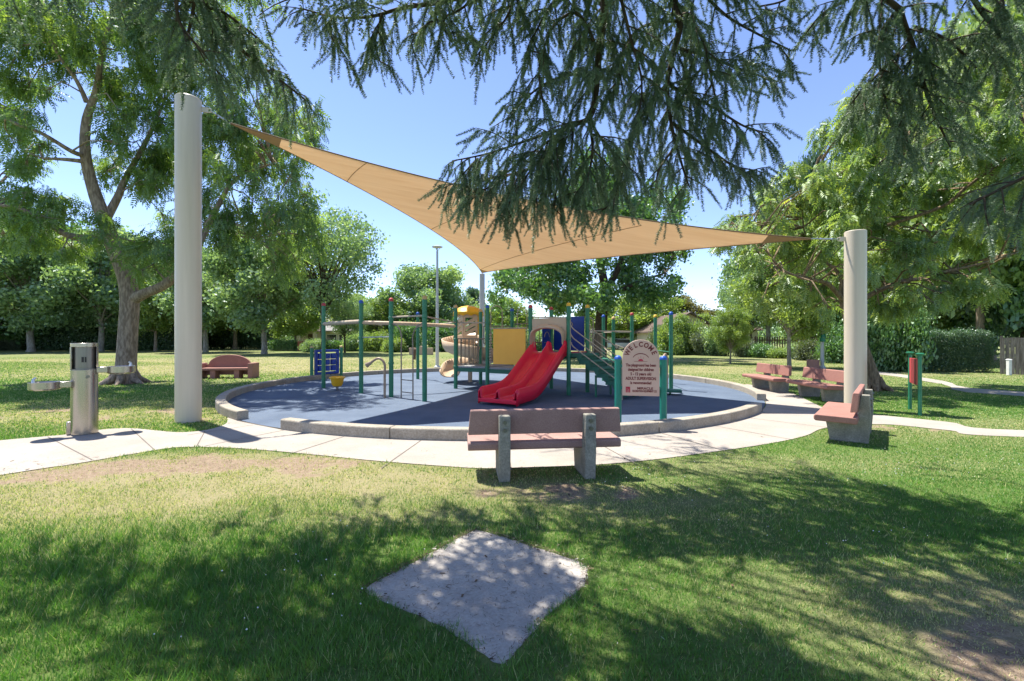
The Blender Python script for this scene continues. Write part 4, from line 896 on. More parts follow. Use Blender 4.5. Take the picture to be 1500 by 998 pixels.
# ------------------------------------------------------------------ play structure
def play():
    t = thing('play_structure', 'green posted playground climber with red double slide under the tan sail', 'play structure', (.3, 14, 0))
    z0 = .016
    def post(x, y, h, cap, r=.062, mat='green'):
        mb = MB(); mb.tube([(x, y, z0), (x, y, h - .05)], r, 20); o = mb.build('post', M[mat], t, smooth=True)
        mb = MB(); mb.lathe((x, y, h - .051), [(r + .004, 0), (r + .004, .05), (r * .8, .085), (r * .3, .10)], 20); mb.build('post_cap', M[cap], o, smooth=True)
        return Vector((x, y, 0))
    def gp(px, py): g = G(px, py); return g.x, g.y
    def hp(px, d): return (px - CX) / F * d, d
    def HH(py, d): return EYE + (HZ - py) / F * d
    spec = {'P1': (474, 569.3, 446, 'capred'), 'P2': (529, 577, 442, 'capblue'), 'P3': (573, 582.5, 439, 'capred'), 'P4': (622, 589, 436, 'captan'), 'P5': (612, 556, 459, 'capblue'), 'P6': (667.5, 570, 449, 'captan'),
            'P7': (704, 564, 455, 'captan'), 'P8': (714, 572, 449, 'capblue'), 'P11': (807.5, 570, 452, 'capred'), 'P12': (833, 580, 446, 'capyel'), 'P13': (860.5, 575.5, 449, 'capyel'), 'P18': (983, 572, 459, 'capblue')}
    Q = {}
    for k, (px, by, ty, cap) in spec.items():
        x, y = gp(px, by); Q[k] = post(x, y, HH(ty, y), cap)
    for k, px, d, ty, cap in [('P9', 750, 15.5, 454, 'capblue'), ('P10', 777, 13.5, 449, 'capred'), ('P14', 884, 17.3, 463, 'capblue'), ('P15', 898.6, 16.2, 466, 'captan'), ('P16', 925.6, 15.6, 460, 'capred'), ('P17', 960, 16.6, 463, 'capyel')]:
        x, y = hp(px, d); Q[k] = post(x, y, HH(ty, d), cap)
    def collar(*items):
        for k, zs in items:
            for z in zs:
                mb = MB(); mb.lathe((Q[k].x, Q[k].y, z - .035), [(.068, 0), (.076, .008), (.076, .062), (.068, .07)], 18); mb.build('clamp', M['green'], t, smooth=True)
    collar(('P1', [2.12]), ('P2', [2.12, 1.65]), ('P3', [2.2, 1.95, .95]), ('P4', [2.2]), ('P5', [2.1]), ('P6', [2.15, 1.6, .72]), ('P8', [2.12, 1.92, 1.6, .72]), ('P7', [1.6, .72]), ('P10', [2.25, 1.6, 1.22]), ('P12', [2.2, 1.6, 1.22]), ('P13', [2.2, 1.85, 1.22]), ('P11', [1.22]), ('P9', [1.9]))
    def at(k, z): return Vector((Q[k].x, Q[k].y, z))
    def bar(name, pts, r, mat, n_=10): mb = MB(); mb.tube(pts, r, n_); return mb.build(name, M[mat], t, smooth=True)
    # overhead bars
    bar('overhead_beam', [at('P1', 2.10), at('P2', 2.13)], .062, 'tanbar', 14)
    bar('overhead_beam', catmull([at('P2', 2.10), Vector((-3.1, 13.7, 2.07)), at('P6', 2.02)], 6), .056, 'tan', 14)
    bar('overhead_rail', [at('P3', 2.22), at('P4', 2.22)], .024, 'tanbar')
    bar('overhead_rail', [at('P4', 2.20), at('P6', 2.14), at('P8', 2.12)], .022, 'tanbar')
    bar('chin_bar', [at('P2', 1.66), at('P3', 1.68)], .018, 'cable')
    bar('overhead_rail', [at('P5', 2.1), at('P6', 2.14)], .022, 'tanbar')
    # hanging ladder between P3 and P4
    mb = MB(); a, b = Q['P3'], Q['P4']; u = (b - a).normalized(); l = a + u * .44; r_ = a + u * .93
    mb.tube(catmull([at('P3', 2.05), a + u * .30 + Vector((0, 0, 1.95)), l + Vector((0, 0, 1.72)), l + Vector((0, 0, 1.3)), l + Vector((0, 0, z0))], 5), .018, 8)
    mb.tube(catmull([at('P4', 2.05), b - u * .28 + Vector((0, 0, 1.95)), r_ + Vector((0, 0, 1.72)), r_ + Vector((0, 0, 1.3)), r_ + Vector((0, 0, z0))], 5), .018, 8)
    mb.build('ladder_frame', M['barbrown'], t, smooth=True)
    for z in (.19, .52): bar('rung', [l + Vector((0, 0, z)), r_ + Vector((0, 0, z))], .014, 'barbrown')
    # decks
    def deck(keys, z, pad=.02):
        mb = MB(); pts = [(Q[k].x, Q[k].y) for k in keys]; mb.prism(pts, z - .05, z); mb.build('deck', M['deck'], t)
        mb = MB()
        for k in range(len(keys)):
            p, q = Vector((*pts[k], 0)), Vector((*pts[(k + 1) % len(keys)], 0)); d = (q - p); mb.box((p + q) / 2 + Vector((0, 0, z - .115)), (d.length - .1, .04, .12), math.atan2(d.y, d.x))
        mb.build('deck_frame', M['dkgreen'], t)
    deck(['P6', 'P8', 'P9', 'P7'], .74); deck(['P8', 'P10', 'P11', 'P9'], .72); deck(['P10', 'P12', 'P13', 'P11'], 1.22)
    mb = MB(); p, q = at('P12', 0), at('P13', 0); d = q - p; mb.box((p + q) / 2 + Vector((0, 0, 1.235)), (d.length - .13, .05, .035), math.atan2(d.y, d.x)); mb.build('deck_edge', M['redpaint'], t)
    # yellow panel P8-P10
    mb = MB(); p, q = Q['P8'], Q['P10']; d = (q - p); L_ = d.length; u = d / L_; ang = math.atan2(u.y, u.x)
    mb.box(p + u * (L_ / 2 + .03) + Vector((0, 0, 1.375)), (L_ - .38, .03, 1.09), ang); mb.build('panel', M['yellow'], t, bevel=.015)
    mb = MB(); mb.tube([p + u * .1 + Vector((0, 0, 1.94)), q - u * .1 + Vector((0, 0, 1.94))], .02, 8); mb.build('panel_rail', M['tanbar'], t)
    # vertical abacus at the panel's left
    mb = MB(); e = p + u * .12
    for k in range(11): mb.lathe((e.x, e.y, .86 + k * .085), [(.02, 0), (.05, .018), (.05, .042), (.02, .06)], 12)
    mb.build('bead_column', M['tanbar'], t, smooth=True)
    # barred guard P6-P8 and P6-P7, P7-P9
    def guard(a, b, z1, z2, nb, s0=.08, s1=.92, r=.014):
        a, b = Q[a], Q[b]; d = b - a; A = a + d * s0; B = a + d * s1; mb = MB()
        mb.tube([A + Vector((0, 0, z2)), B + Vector((0, 0, z2))], .019, 8); mb.tube([A + Vector((0, 0, z1)), B + Vector((0, 0, z1))], .019, 8)
        for k in range(nb): f_ = k / (nb - 1); mb.tube([A.lerp(B, f_) + Vector((0, 0, z1)), A.lerp(B, f_) + Vector((0, 0, z2))], r, 6)
        return mb.build('guardrail', M['darkrail'], t, smooth=True)
    guard('P6', 'P8', .80, 1.62, 8, .03, .97); guard('P6', 'P7', .80, 1.62, 7); guard('P9', 'P11', 1.5, 2.12, 9)
    # arched handles behind yellow panel
    def arch(c, u, w_, z1, z2, r=.016):
        mb = MB(); pts = [c - u * w_ / 2 + Vector((0, 0, z1))] + [c - u * math.cos(math.pi * k / 10) * w_ / 2 + Vector((0, 0, z2 - w_ / 2 + math.sin(math.pi * k / 10) * w_ / 2)) for k in range(11)] + [c + u * w_ / 2 + Vector((0, 0, z1))]
        mb.tube(pts, r, 8); return mb.build('arch_handle', M['rail'], t, smooth=True)
    u0 = (Q['P10'] - Q['P8']).normalized(); v0 = Vector((-u0.y, u0.x, 0))
    arch(Vector((-.52, 15.3, 0)), Vector((1, 0, 0)), .38, .8, 2.72); arch(Vector((.34, 15.2, 0)), Vector((1, .2, 0)).normalized(), .32, .8, 2.65)
    guard('P7', 'P9', 1.45, 2.05, 9, .1, .95)
    # red double slide
    top = (Q['P10'] + Q['P12']) / 2; sdv = -v0; sdv = Vector((-.53, -.85, 0)).normalized(); wdv = Vector((.85, -.53, 0)).normalized()
    prof = [(-.56, -.10), (-.56, .23), (-.53, .265), (-.49, .235), (-.47, .05), (-.42, 0), (-.11, 0), (-.06, .05), (-.04, .215), (0, .245), (.04, .215), (.06, .05), (.11, 0), (.42, 0), (.47, .05), (.49, .235), (.53, .265), (.56, .23), (.56, -.10)]
    cl_ = [(-.10, 1.24), (.10, 1.22), (.28, 1.12), (.70, .84), (1.15, .54), (1.50, .335), (1.85, .225), (2.3, .195), (2.72, .185)]
    path = catmull([Vector((a, b, 0)) for a, b in cl_], 5); mb = MB(); vs = []; fs = []; npf = len(prof)
    for i, p in enumerate(path):
        k = 1.0; e = len(path) - 1 - i
        if i < 6: k = .75 + .25 * math.sin(i / 6 * math.pi / 2) + (.35 if 1 <= i <= 5 else 0)
        if e < 3: k = [.70, .93, 1][e]
        for a, z in prof:
            zz = z * k if z > .03 else z
            if e < 2 and z < 0: zz = z + (-.04)
            vs.append(top + sdv * p.x + wdv * a + Vector((0, 0, p.y + zz)))
    for i in range(len(path) - 1):
        for j in range(npf - 1): fs.append((i * npf + j, i * npf + j + 1, (i + 1) * npf + j + 1, (i + 1) * npf + j))
    # closed skirt under the front lip
    mb.add(vs, fs); o = mb.build('double_slide', M['red'], t, smooth=True, angle=55); s_ = o.modifiers.new('thick', 'SOLIDIFY'); s_.thickness = .022; s_.offset = -1
    mb = MB(); p = path[-1]; c = top + sdv * (p.x - .01); mb.box(c + Vector((0, 0, .13)), (1.08, .05, .10), math.atan2(wdv.y, wdv.x)); mb.box(top + sdv * (p.x - .45) + Vector((0, 0, .09)), (.5, .06, .16), math.atan2(wdv.y, wdv.x)); mb.build('slide_foot', M['red'], o, bevel=.015)
    # tan hood over slide
    mb = MB(); a, b = Q['P10'], Q['P12']; d = b - a; L_ = d.length; u = d / L_; nrm = Vector((u.y, -u.x, 0))
    outer = [(.06, 1.55), (.06, 2.22), (L_ - .06, 2.22), (L_ - .06, 1.55), (L_ - .14, 1.55)]
    arc = [(L_ / 2 + (L_ / 2 - .14) * math.cos(q), 1.62 + .38 * abs(math.sin(q)) ** .55) for q in np.linspace(0, math.pi, 19)]
    poly = [(.06, 1.30), (.06, 2.22), (L_ - .06, 2.22), (L_ - .06, 1.55)] + arc + [(.12, 1.30)]
    mb.prism(poly, -.02, .02, lambda p, q, w_: a + u * p + Vector((0, 0, q)) + nrm * w_); mb.build('slide_hood', M['tan'], t, bevel=.008)
    mb = MB(); N_ = 18; vs = []; fs = []
    for k in range(N_ + 1):
        q = math.pi * k / N_; x = L_ / 2 - (L_ / 2 - .10) * math.cos(q); z = 1.58 + .46 * abs(math.sin(q)) ** .5
        for wv_, dz in ((.0, .0), (.20, -.01), (.26, -.045), (.26, -.10), (.20, -.13), (0, -.12)): vs.append(a + u * x + Vector((0, 0, z + dz)) + nrm * (.02 + wv_))
    for k in range(N_):
        for j in range(5): fs.append((k * 6 + j, k * 6 + j + 1, (k + 1) * 6 + j + 1, (k + 1) * 6 + j))
    mb.add(vs, fs); mb.build('hood_arch', M['tan'], t, smooth=True, angle=60)
    bar('hood_rail', [at('P10', 2.26), at('P12', 2.22)], .018, 'tanbar')
    # blue panels at the deck's back and side
    def panel(a, b, z1, z2, mat, s0=.08, s1=.92, th=.03, windows=True):
        A, B = Q[a], Q[b]; d = B - A; L_ = d.length; u = d / L_; nrm = Vector((-u.y, u.x, 0)); mb = MB(); c = A + d * (s0 + s1) / 2
        mb.box(c + Vector((0, 0, (z1 + z2) / 2)), (L_ * (s1 - s0), th, z2 - z1), math.atan2(u.y, u.x)); o = mb.build('panel', M[mat], t, bevel=.01)
        if windows:
            mb = MB(); mb.tube([c + u * (.18 * math.cos(q)) + Vector((0, 0, z2 - .32 + .2 * math.sin(q))) - nrm * .02 for q in np.linspace(.2, math.pi - .2, 9)], .012, 6)
            mb.build('panel_trim', M['rail'], o)
            for zz, ww in (((z1 + z2) / 2 - .1, .34), (z1 + .25, .30)): mb = MB(); mb.box(c + Vector((0, 0, zz)) - nrm * .02, (ww, .014, .02), math.atan2(u.y, u.x)); mb.build('panel_trim', M['rail'], o)
    panel('P11', 'P13', 1.25, 2.30, 'bluep'); panel('P10', 'P11', 1.25, 1.95, 'bluep', .55, .95)
    # stairs
    a, b = Q['P12'], Q['P13']; e = (b - a); wv_ = e.length; ev = e / wv_; su = Vector((ev.y, -ev.x, 0)); su = (su + Vector((.85, -.53, 0))).normalized(); mid = (a + b) / 2
    for k in range(6):
        mb = MB(); z = 1.20 - .18 * k; c = mid + su * (.10 + .27 * k)
        pr = [(0, z - .05), (0, z), (.32, z), (.345, z - .02), (.345, z - .07), (.30, z - .09), (.30, z - .20), (.27, z - .20), (.27, z - .05)]
        mb.prism(pr, -.46, .46, lambda p, q, w_: c + su * (p - .05) + ev * w_ + Vector((0, 0, q)))
        for sg in (-1, 1): mb.prism([(.0, z + .008), (.34, z + .008), (.352, z - .08), (.34, z - .20), (.24, z - .20), (.20, z - .10), (.0, z - .10)], sg * .46, sg * .485, lambda p, q, w_: c + su * (p - .05) + ev * w_ + Vector((0, 0, q)))
        mb.build('stair_tread', M['dkgreen'], t, bevel=.006)
    mb = MB()
    for sg in (-1, 1): mb.tube([mid + su * 1.5 + ev * sg * .4 + Vector((0, 0, .25)), mid + su * 1.5 + ev * sg * .4 + Vector((0, 0, z0))], .03, 8); mb.tube([mid + su * .8 + ev * sg * .4 + Vector((0, 0, .62)), mid + su * .8 + ev * sg * .4 + Vector((0, 0, z0))], .03, 8)
    mb.build('stair_leg', M['green'], t)
    for sg, k in ((-1, 'P12'), (1, 'P13')):
        for z1, off_ in ((1.92, .0), (1.66, .0), (1.42, 0.0)):
            s0 = mid + ev * sg * .5
            bar('handrail', catmull([s0 + su * .04 + Vector((0, 0, z1 + .18)), s0 + su * .12 + Vector((0, 0, z1 + .02)), s0 + su * .30 + Vector((0, 0, z1 - .12)), s0 + su * 1.0 + Vector((0, 0, z1 - .58)), s0 + su * 1.62 + Vector((0, 0, z1 - .98))], 4), .017, 'rail', 8)
        bar('newel', [mid + ev * sg * .5 + su * .06 + Vector((0, 0, 2.25)), mid + ev * sg * .5 + su * .06 + Vector((0, 0, 1.3))], .016, 'rail', 8)
        bar('newel', [mid + ev * sg * .5 + su * 1.62 + Vector((0, 0, .96)), mid + ev * sg * .5 + su * 1.62 + Vector((0, 0, z0))], .02, 'rail', 8)
    # rear lower deck with balusters and handrails
    guard('P13', 'P14', .95, 1.80, 11, .08, .92, .010)
    bar('handrail', [at('P13', 1.86), at('P16', 1.86)], .02, 'rail'); bar('handrail', [at('P14', 1.85), at('P15', 1.85), at('P16', 1.84)], .018, 'rail')
    bar('handrail', [at('P14', 1.55), at('P17', .85)], .018, 'rail'); bar('handrail', [at('P14', 1.3), at('P15', .95), at('P16', .8)], .018, 'rail')
    mb = MB(); pts = [(Q[k].x, Q[k].y) for k in ('P13', 'P16', 'P15', 'P14')]; mb.prism(pts, .85, .90); mb.build('deck', M['dkgreen'], t)
    arch(Vector((2.45, 14.3, 0)), Vector((.9, .3, 0)).normalized(), .22, .95, 2.28, .02)
    bar('overhead_rail', [at('P17', 1.2), at('P18', 1.2)], .015, 'green')
    # step pod and talk tube by P18
    mb = MB(); c = G(982, 590); c = Vector((4.55, 13.1, 0)); mb.box(c + Vector((0, 0, .13)), (.62, .42, .07), -.3); mb.tube([c + Vector((0, 0, .1)), c], .03, 8); mb.build('step_pod', M['dkgreen'], t, bevel=.015)
    # hexagonal hood tower on top of the spiral slide
    hc = Vector((-1.62, 16.9, 0)); mb = MB()
    for k in range(3):
        a0 = R(195 + k * 60); a1 = R(255 + k * 60); p = hc + Vector((math.cos(a0), math.sin(a0), 0)) * .52; q = hc + Vector((math.cos(a1), math.sin(a1), 0)) * .52; d = q - p; u = d.normalized(); L_ = d.length; nr = Vector((u.y, -u.x, 0)); f3 = lambda x, z, w_: p + u * x + Vector((0, 0, z)) + nr * w_
        m2 = MB(); zb = 1.52 if k < 2 else 1.75
        # frame with diagonal slot openings
        m2.prism([(0, zb), (L_ * .14, zb), (L_ * .14, 2.50), (0, 2.50)], -.02, .02, f3); m2.prism([(L_ * .86, zb), (L_, zb), (L_, 2.50), (L_ * .86, 2.50)], -.02, .02, f3)
        m2.prism([(L_ * .14, 2.38), (L_ * .86, 2.38), (L_ * .86, 2.50), (L_ * .14, 2.50)], -.02, .02, f3); m2.prism([(L_ * .14, zb), (L_ * .86, zb), (L_ * .86, zb + .22), (L_ * .14, zb + .22)], -.02, .02, f3)
        for z in (zb + .20, zb + .38, zb + .56): m2.prism([(L_ * .14, z), (L_ * .86, z + .20), (L_ * .86, z + .335), (L_ * .14, z + .135)], -.018, .018, f3)
        m2.build('tower_panel', M['tan'] if k < 2 else M['brightyellow'], t)
    mb = MB(); n6 = 24; vs = []; fs = []; prof = [(.57, -.05), (.56, .03), (.46, .15), (.27, .24), (.05, .28)]
    for i, (r_, z) in enumerate(prof):
        for k in range(n6):
            a = 2 * math.pi * k / n6; zz = z - (.07 * (k % 2) if i == 0 else 0); vs.append(hc + Vector((math.cos(a) * r_, math.sin(a) * r_, 2.56 + zz)))
    for i in range(len(prof) - 1):
        for k in range(n6): fs.append((i * n6 + k, i * n6 + (k + 1) % n6, (i + 1) * n6 + (k + 1) % n6, (i + 1) * n6 + k))
    fs.append(tuple((len(prof) - 1) * n6 + k for k in range(n6))); mb.add(vs, fs); o = mb.build('roof', M['brightyellow'], t, smooth=True, angle=25); s_ = o.modifiers.new('thick', 'SOLIDIFY'); s_.thickness = .02
    # spiral slide
    sc = Vector((-1.55, 16.85, 0)); vs = []; fs = []; n_ = 70; prof = [(-.36, .30), (-.33, .16), (-.25, .05), (-.12, 0), (.10, 0), (.24, .06), (.33, .20), (.38, .46)]
    for i in range(n_ + 1):
        f_ = i / n_; a = R(70 + 470 * min(f_, .92) / .92); z = 1.42 - 1.14 * min(1, f_ / .92) ** 1.0; rad = .68; er = Vector((math.cos(a), math.sin(a), 0)); tg = Vector((-math.sin(a), math.cos(a), 0)); base = sc + er * rad
        if f_ > .92: base = base + tg * (f_ - .92) / .08 * .55; z = .28 - .05 * (f_ - .92) / .08
        k = 1.0 if f_ < .85 else 1 - .5 * (f_ - .85) / .15
        for a_, h_ in prof: vs.append(base + er * a_ + Vector((0, 0, z + h_ * k)))
    npf = len(prof)
    for i in range(n_):
        for j in range(npf - 1): fs.append((i * npf + j, i * npf + j + 1, (i + 1) * npf + j + 1, (i + 1) * npf + j))
    mb = MB(); mb.add(vs, fs); o = mb.build('spiral_slide', M['tan'], t, smooth=True, angle=70); s_ = o.modifiers.new('thick', 'SOLIDIFY'); s_.thickness = .035
    mb = MB(); mb.tube([sc + Vector((0, 0, z0)), sc + Vector((0, 0, 1.5))], .08, 14); mb.build('slide_column', M['tan'], o, smooth=True)
play()

# free-standing play pieces
def talk_tube(base, dirx, label, h=1.05):
    t = thing('talk_tube', label, 'play tube', base, 0, 'talk tubes'); mb = MB(); d = Vector((math.cos(dirx), math.sin(dirx), 0))
    mb.tube(catmull([Vector((0, 0, 0)), Vector((0, 0, h * .6)), Vector((0, 0, h * .86)), Vector((0, 0, h)) + d * .10, Vector((0, 0, h + .01)) + d * .24, Vector((0, 0, h - .10)) + d * .40], 6), .034, 12); local_build(mb, 'pipe', M['tanpipe'], t, smooth=True)
    mb = MB(); e = Vector((0, 0, h - .10)) + d * .40; f_ = (d + Vector((0, 0, -.55))).normalized(); mb.tube([e - f_ * .02, e + f_ * .06, e + f_ * .14], [.038, .055, .075], 16); o = local_build(mb, 'horn', M['tanpipe'], t, smooth=True)
    mb = MB(); mb.tube([e + f_ * .138, e + f_ * .1425], [.062, .062], 16); local_build(mb, 'mouth_hole', M['black'], t)
g = G(563.5, 583, .016); talk_tube(g, R(172), 'tan curved talk tube standing between the blue capped and red capped posts')
g = G(977, 574, .016); talk_tube(g, R(235), 'tan talk tube with dark mouth beside the welcome sign', 1.12)
def bucket():
    g = G(494, 572, .016); t = thing('spinner_seat', 'yellow bucket spinner seat standing near the tall red capped post', 'play seat', g)
    mb = MB(); mb.tube([(0, 0, 0), (0, 0, .16)], .04, 12); local_build(mb, 'stem', M['darksteel'], t)
    vs = []; fs = []; n_ = 32; prof = [(.02, .12), (.12, .13), (.165, .20), (.19, .32), (.205, .37), (.235, .375), (.24, .41), (.21, .43), (.17, .37), (.10, .24), (.02, .22)]
    mb = MB()
    for i, (r_, z) in enumerate(prof):
        for k in range(n_): a = 2 * math.pi * k / n_; q = r_ * (1 + (.06 * math.cos(8 * a) if 1 <= i <= 3 else 0)); vs.append((q * math.cos(a), q * math.sin(a), z))
    for i in range(len(prof) - 1):
        for k in range(n_): fs.append((i * n_ + k, i * n_ + (k + 1) % n_, (i + 1) * n_ + (k + 1) % n_, (i + 1) * n_ + k))
    fs.append(tuple((len(prof) - 1) * n_ + k for k in range(n_))); fs.append(tuple(range(n_))[::-1]); mb.add(vs, fs); local_build(mb, 'bowl', M['brightyellow'], t, smooth=True, angle=50)
bucket()
def tictac():
    a = G(456.5, 556.5, .016); b = G(500, 553, .016); c = (a + b) / 2; d = b - a; L_ = d.length; t = thing('game_panel', 'blue spinning game panel between two short green posts', 'play panel', c, math.atan2(d.y, d.x)); h = 1.24
    for s in (-1, 1):
        mb = MB(); mb.tube([(s * L_ / 2, 0, 0), (s * L_ / 2, 0, h)], .062, 16); o = local_build(mb, 'post', M['green'], t, smooth=True)
        mb = MB(); mb.lathe((s * L_ / 2, 0, h - .002), [(.066, 0), (.066, .03), (.045, .07), (.01, .085)], 16); q = local_build(mb, 'post_cap', M['captan'], o, smooth=True)
    W = L_ - .26; z1, z2 = .18, 1.16; mb = MB()
    for s in (-1, 1): mb.box((s * (W / 2 - .05), 0, (z1 + z2) / 2), (.10, .12, z2 - z1))
    mb.box((0, 0, z2 - .05), (W - .205, .12, .10)); mb.box((0, 0, z1 + .05), (W - .205, .12, .10)); local_build(mb, 'frame', M['bluep'], t, bevel=.015)
    mb = MB(); mb.tube([(-W / 2 + .02, 0, z2 - .18), (W / 2 - .02, 0, z2 - .18)], .014, 8); local_build(mb, 'axle', M['bluep'], t)
    for i in range(3):
        for j in range(3): mb = MB(); x = (i - 1) * (W - .22) / 3; mb.tube([(x, 0, z1 + .13 + j * .24), (x, 0, z1 + .35 + j * .24)], .115, 14); local_build(mb, 'game_roller', M['bluep'], t, bevel=.01)
    mb = MB()
    for s in (-1, 1):
        for z in (.35, 1.0): mb.box((s * (L_ / 2 - .09), 0, z), (.09, .03, .03))
    local_build(mb, 'bracket', M['green'], t)
tictac()

# ------------------------------------------------------------------ welcome sign
def text_mesh(name, body, size, mat, parent, m, bold=.0, xs=1.0):
    cu = bpy.data.curves.new(name, 'FONT'); cu.body = body; cu.size = size; cu.align_x = 'CENTER'; cu.align_y = 'CENTER'; cu.extrude = .0015; cu.offset = bold; cu.resolution_u = 3
    tmp = bpy.data.objects.new(name, cu); C.objects.link(tmp); bpy.context.view_layer.update()
    me = bpy.data.meshes.new_from_object(tmp.evaluated_get(bpy.context.evaluated_depsgraph_get())); bpy.data.objects.remove(tmp)
    me.transform(m @ Matrix.Diagonal((xs, 1, 1, 1))); me.materials.clear(); me.materials.append(mat); o = bpy.data.objects.new(name, me); C.objects.link(o); o.parent = parent; return o
def welcome():
    d = 8.35; a = Vector(((906.5 - CX) / F * d, d + .06, 0)); b = Vector(((969 - CX) / F * d, d - .10, 0)); c = (a + b) / 2; dv = b - a; L_ = dv.length
    t = thing('welcome_sign', 'tan arch topped welcome sign between two teal posts', 'sign', (c.x, c.y, .016), math.atan2(dv.y, dv.x)); h = 1.24
    for s in (-1, 1):
        mb = MB(); mb.tube([(s * L_ / 2, 0, 0), (s * L_ / 2, 0, h)], .063, 20); o = local_build(mb, 'post', M['teal'], t, smooth=True)
        mb = MB(); mb.lathe((s * L_ / 2, 0, h - .002), [(.067, 0), (.067, .025), (.05, .055), (.02, .07)], 20); local_build(mb, 'post_cap', M['capblue'], o, smooth=True)
    W = .325; z1 = .58; zs = 1.27; top_ = 1.60
    poly = [(-W, z1), (W, z1), (W, zs)] + [(W * math.cos(q), zs + (top_ - zs) * math.sin(q)) for q in np.linspace(0, math.pi, 25)[1:-1]] + [(-W, zs)]
    mb = MB(); mb.prism(poly, -.02, .02, lambda u, v, w_: (u, w_ - .055, v)); local_build(mb, 'board', M['signboard'], t, bevel=.006)
    bd = t.children[-1]
    mb = MB()
    for s in (-1, 1):
        for z in (.72, 1.12): mb.box((s * (L_ / 2 - .05), -.02, z), (.12, .05, .06))
    local_build(mb, 'bracket', M['teal'], t)
    def mt(x, z, rot=0): return Matrix.Translation((x, -.0765, z)) @ Matrix.Rotation(R(90), 4, 'X') @ Matrix.Rotation(rot, 4, 'Z')
    word = 'WELCOME'
    for i, ch in enumerate(word):
        q = R(158 - 136 * i / 6); x = .245 * math.cos(q); z = 1.275 + .235 * math.sin(q); text_mesh('letter', ch, .122, M['signtext'], t, mt(x, z, q - R(90)), .004, .85)
    for z, s, sz, xs in [(1.135, 'The playground has been', .072, .72), (1.055, 'designed for children', .072, .74), (.975, '5 - 12 years old', .072, .80), (.893, 'ADULT SUPERVISION', .076, .74), (.815, 'is recommended', .070, .78)]:
        text_mesh('lettering', s, sz, M['signtext'], t, mt(0, z), .0026, xs)
    text_mesh('lettering', 'MIRACLE', .058, M['signtext'], t, mt(.075, .715), .002, 1.2); text_mesh('lettering', 'RECREATION EQUIPMENT CO', .052, M['signtext'], t, mt(.065, .665), .0022, .60)
    mb = MB()
    for u0 in (0, .029, .058): mb.box((-.255 + u0, -.077, .69), (.020, .003, .105))
    mb.prism([(-.265, .742), (-.235, .742), (-.20, .70), (-.225, .70)], -.0785, -.0755, lambda u, v, w_: (u, w_, v))
    mb.prism([(-.187, .742), (-.217, .742), (-.245, .69), (-.22, .69)], -.0795, -.0757, lambda u, v, w_: (u, w_, v)); local_build(mb, 'emblem', M['signred'], t)
    mb = MB(); arc = [(.155 * math.cos(q), 1.225 + .13 * math.sin(q)) for q in np.linspace(R(25), R(155), 17)]; arc2 = [(.145 * math.cos(q), 1.225 + .115 * math.sin(q)) for q in np.linspace(R(155), R(25), 17)]
    mb.prism(arc + arc2, -.0775, -.0752, lambda u, v, w_: (u, w_, v)); mb.box((0, -.0765, 1.205), (.23, .003, .005)); local_build(mb, 'arc_line', M['signtext'], t)
    mb = MB(); mb.prism([(.045 * math.cos(q), 1.212 + .038 * math.sin(q)) for q in np.linspace(0, math.pi, 12)], -.0775, -.0752, lambda u, v, w_: (u, w_, v))
    for q in (50, 90, 130): mb.box((.07 * math.cos(R(q)), -.0765, 1.212 + .075 * math.sin(R(q))), (.004, .003, .03))
    local_build(mb, 'sun_emblem', M['signred'], t)
welcome()

# ------------------------------------------------------------------ benches (local: length along x, facing +y, back at -y)
def slab(mb, w_, poly):
    mb.prism(poly, -w_ / 2, w_ / 2, lambda u, v, q: (q, u, v))
def bench(label, loc, rz, mat, group='concrete park benches around the playground'):
    t = thing('concrete_bench', label, 'bench', loc, rz, group)
    for s in (-.5, .5):
        mb = MB(); mb.prism([(-.045, 0), (.45, 0), (.51, .342), (.11, .336), (.05, .76), (-.065, .76), (-.075, .4)], s - .065, s + .065, lambda u, v, q: (q, u, v)); o = local_build(mb, 'leg', M['leg'], t, bevel=.012)
        for z in (.60, .69): mb = MB(); mb.tube([(s, -.062, z), (s, -.084, z)], .024, 12); local_build(mb, 'bolt', M['darksteel'], o)
    mb = MB(); slab(mb, 1.83, [(.09, .338), (.605, .345), (.63, .37), (.63, .425), (.605, .448), (.09, .440), (.072, .42), (.072, .355)]); local_build(mb, 'seat', mat, t, bevel=.014)
    mb = MB(); mb.prism([(.078, .525), (.165, .515), (.135, .80), (.118, .815), (.06, .812), (.052, .80)], -.915, .915, lambda u, v, q: (q * (1 - .03 * (v - .5) / .3), u, v)); local_build(mb, 'backrest', mat, t, bevel=.012)
    return t
b0 = G(802, 704.5)
B1 = bench('pink brown concrete bench seen from behind on the grass in front of the kerb', (b0.x, b0.y + .03, 0), R(6.5), M['pinkbench'])
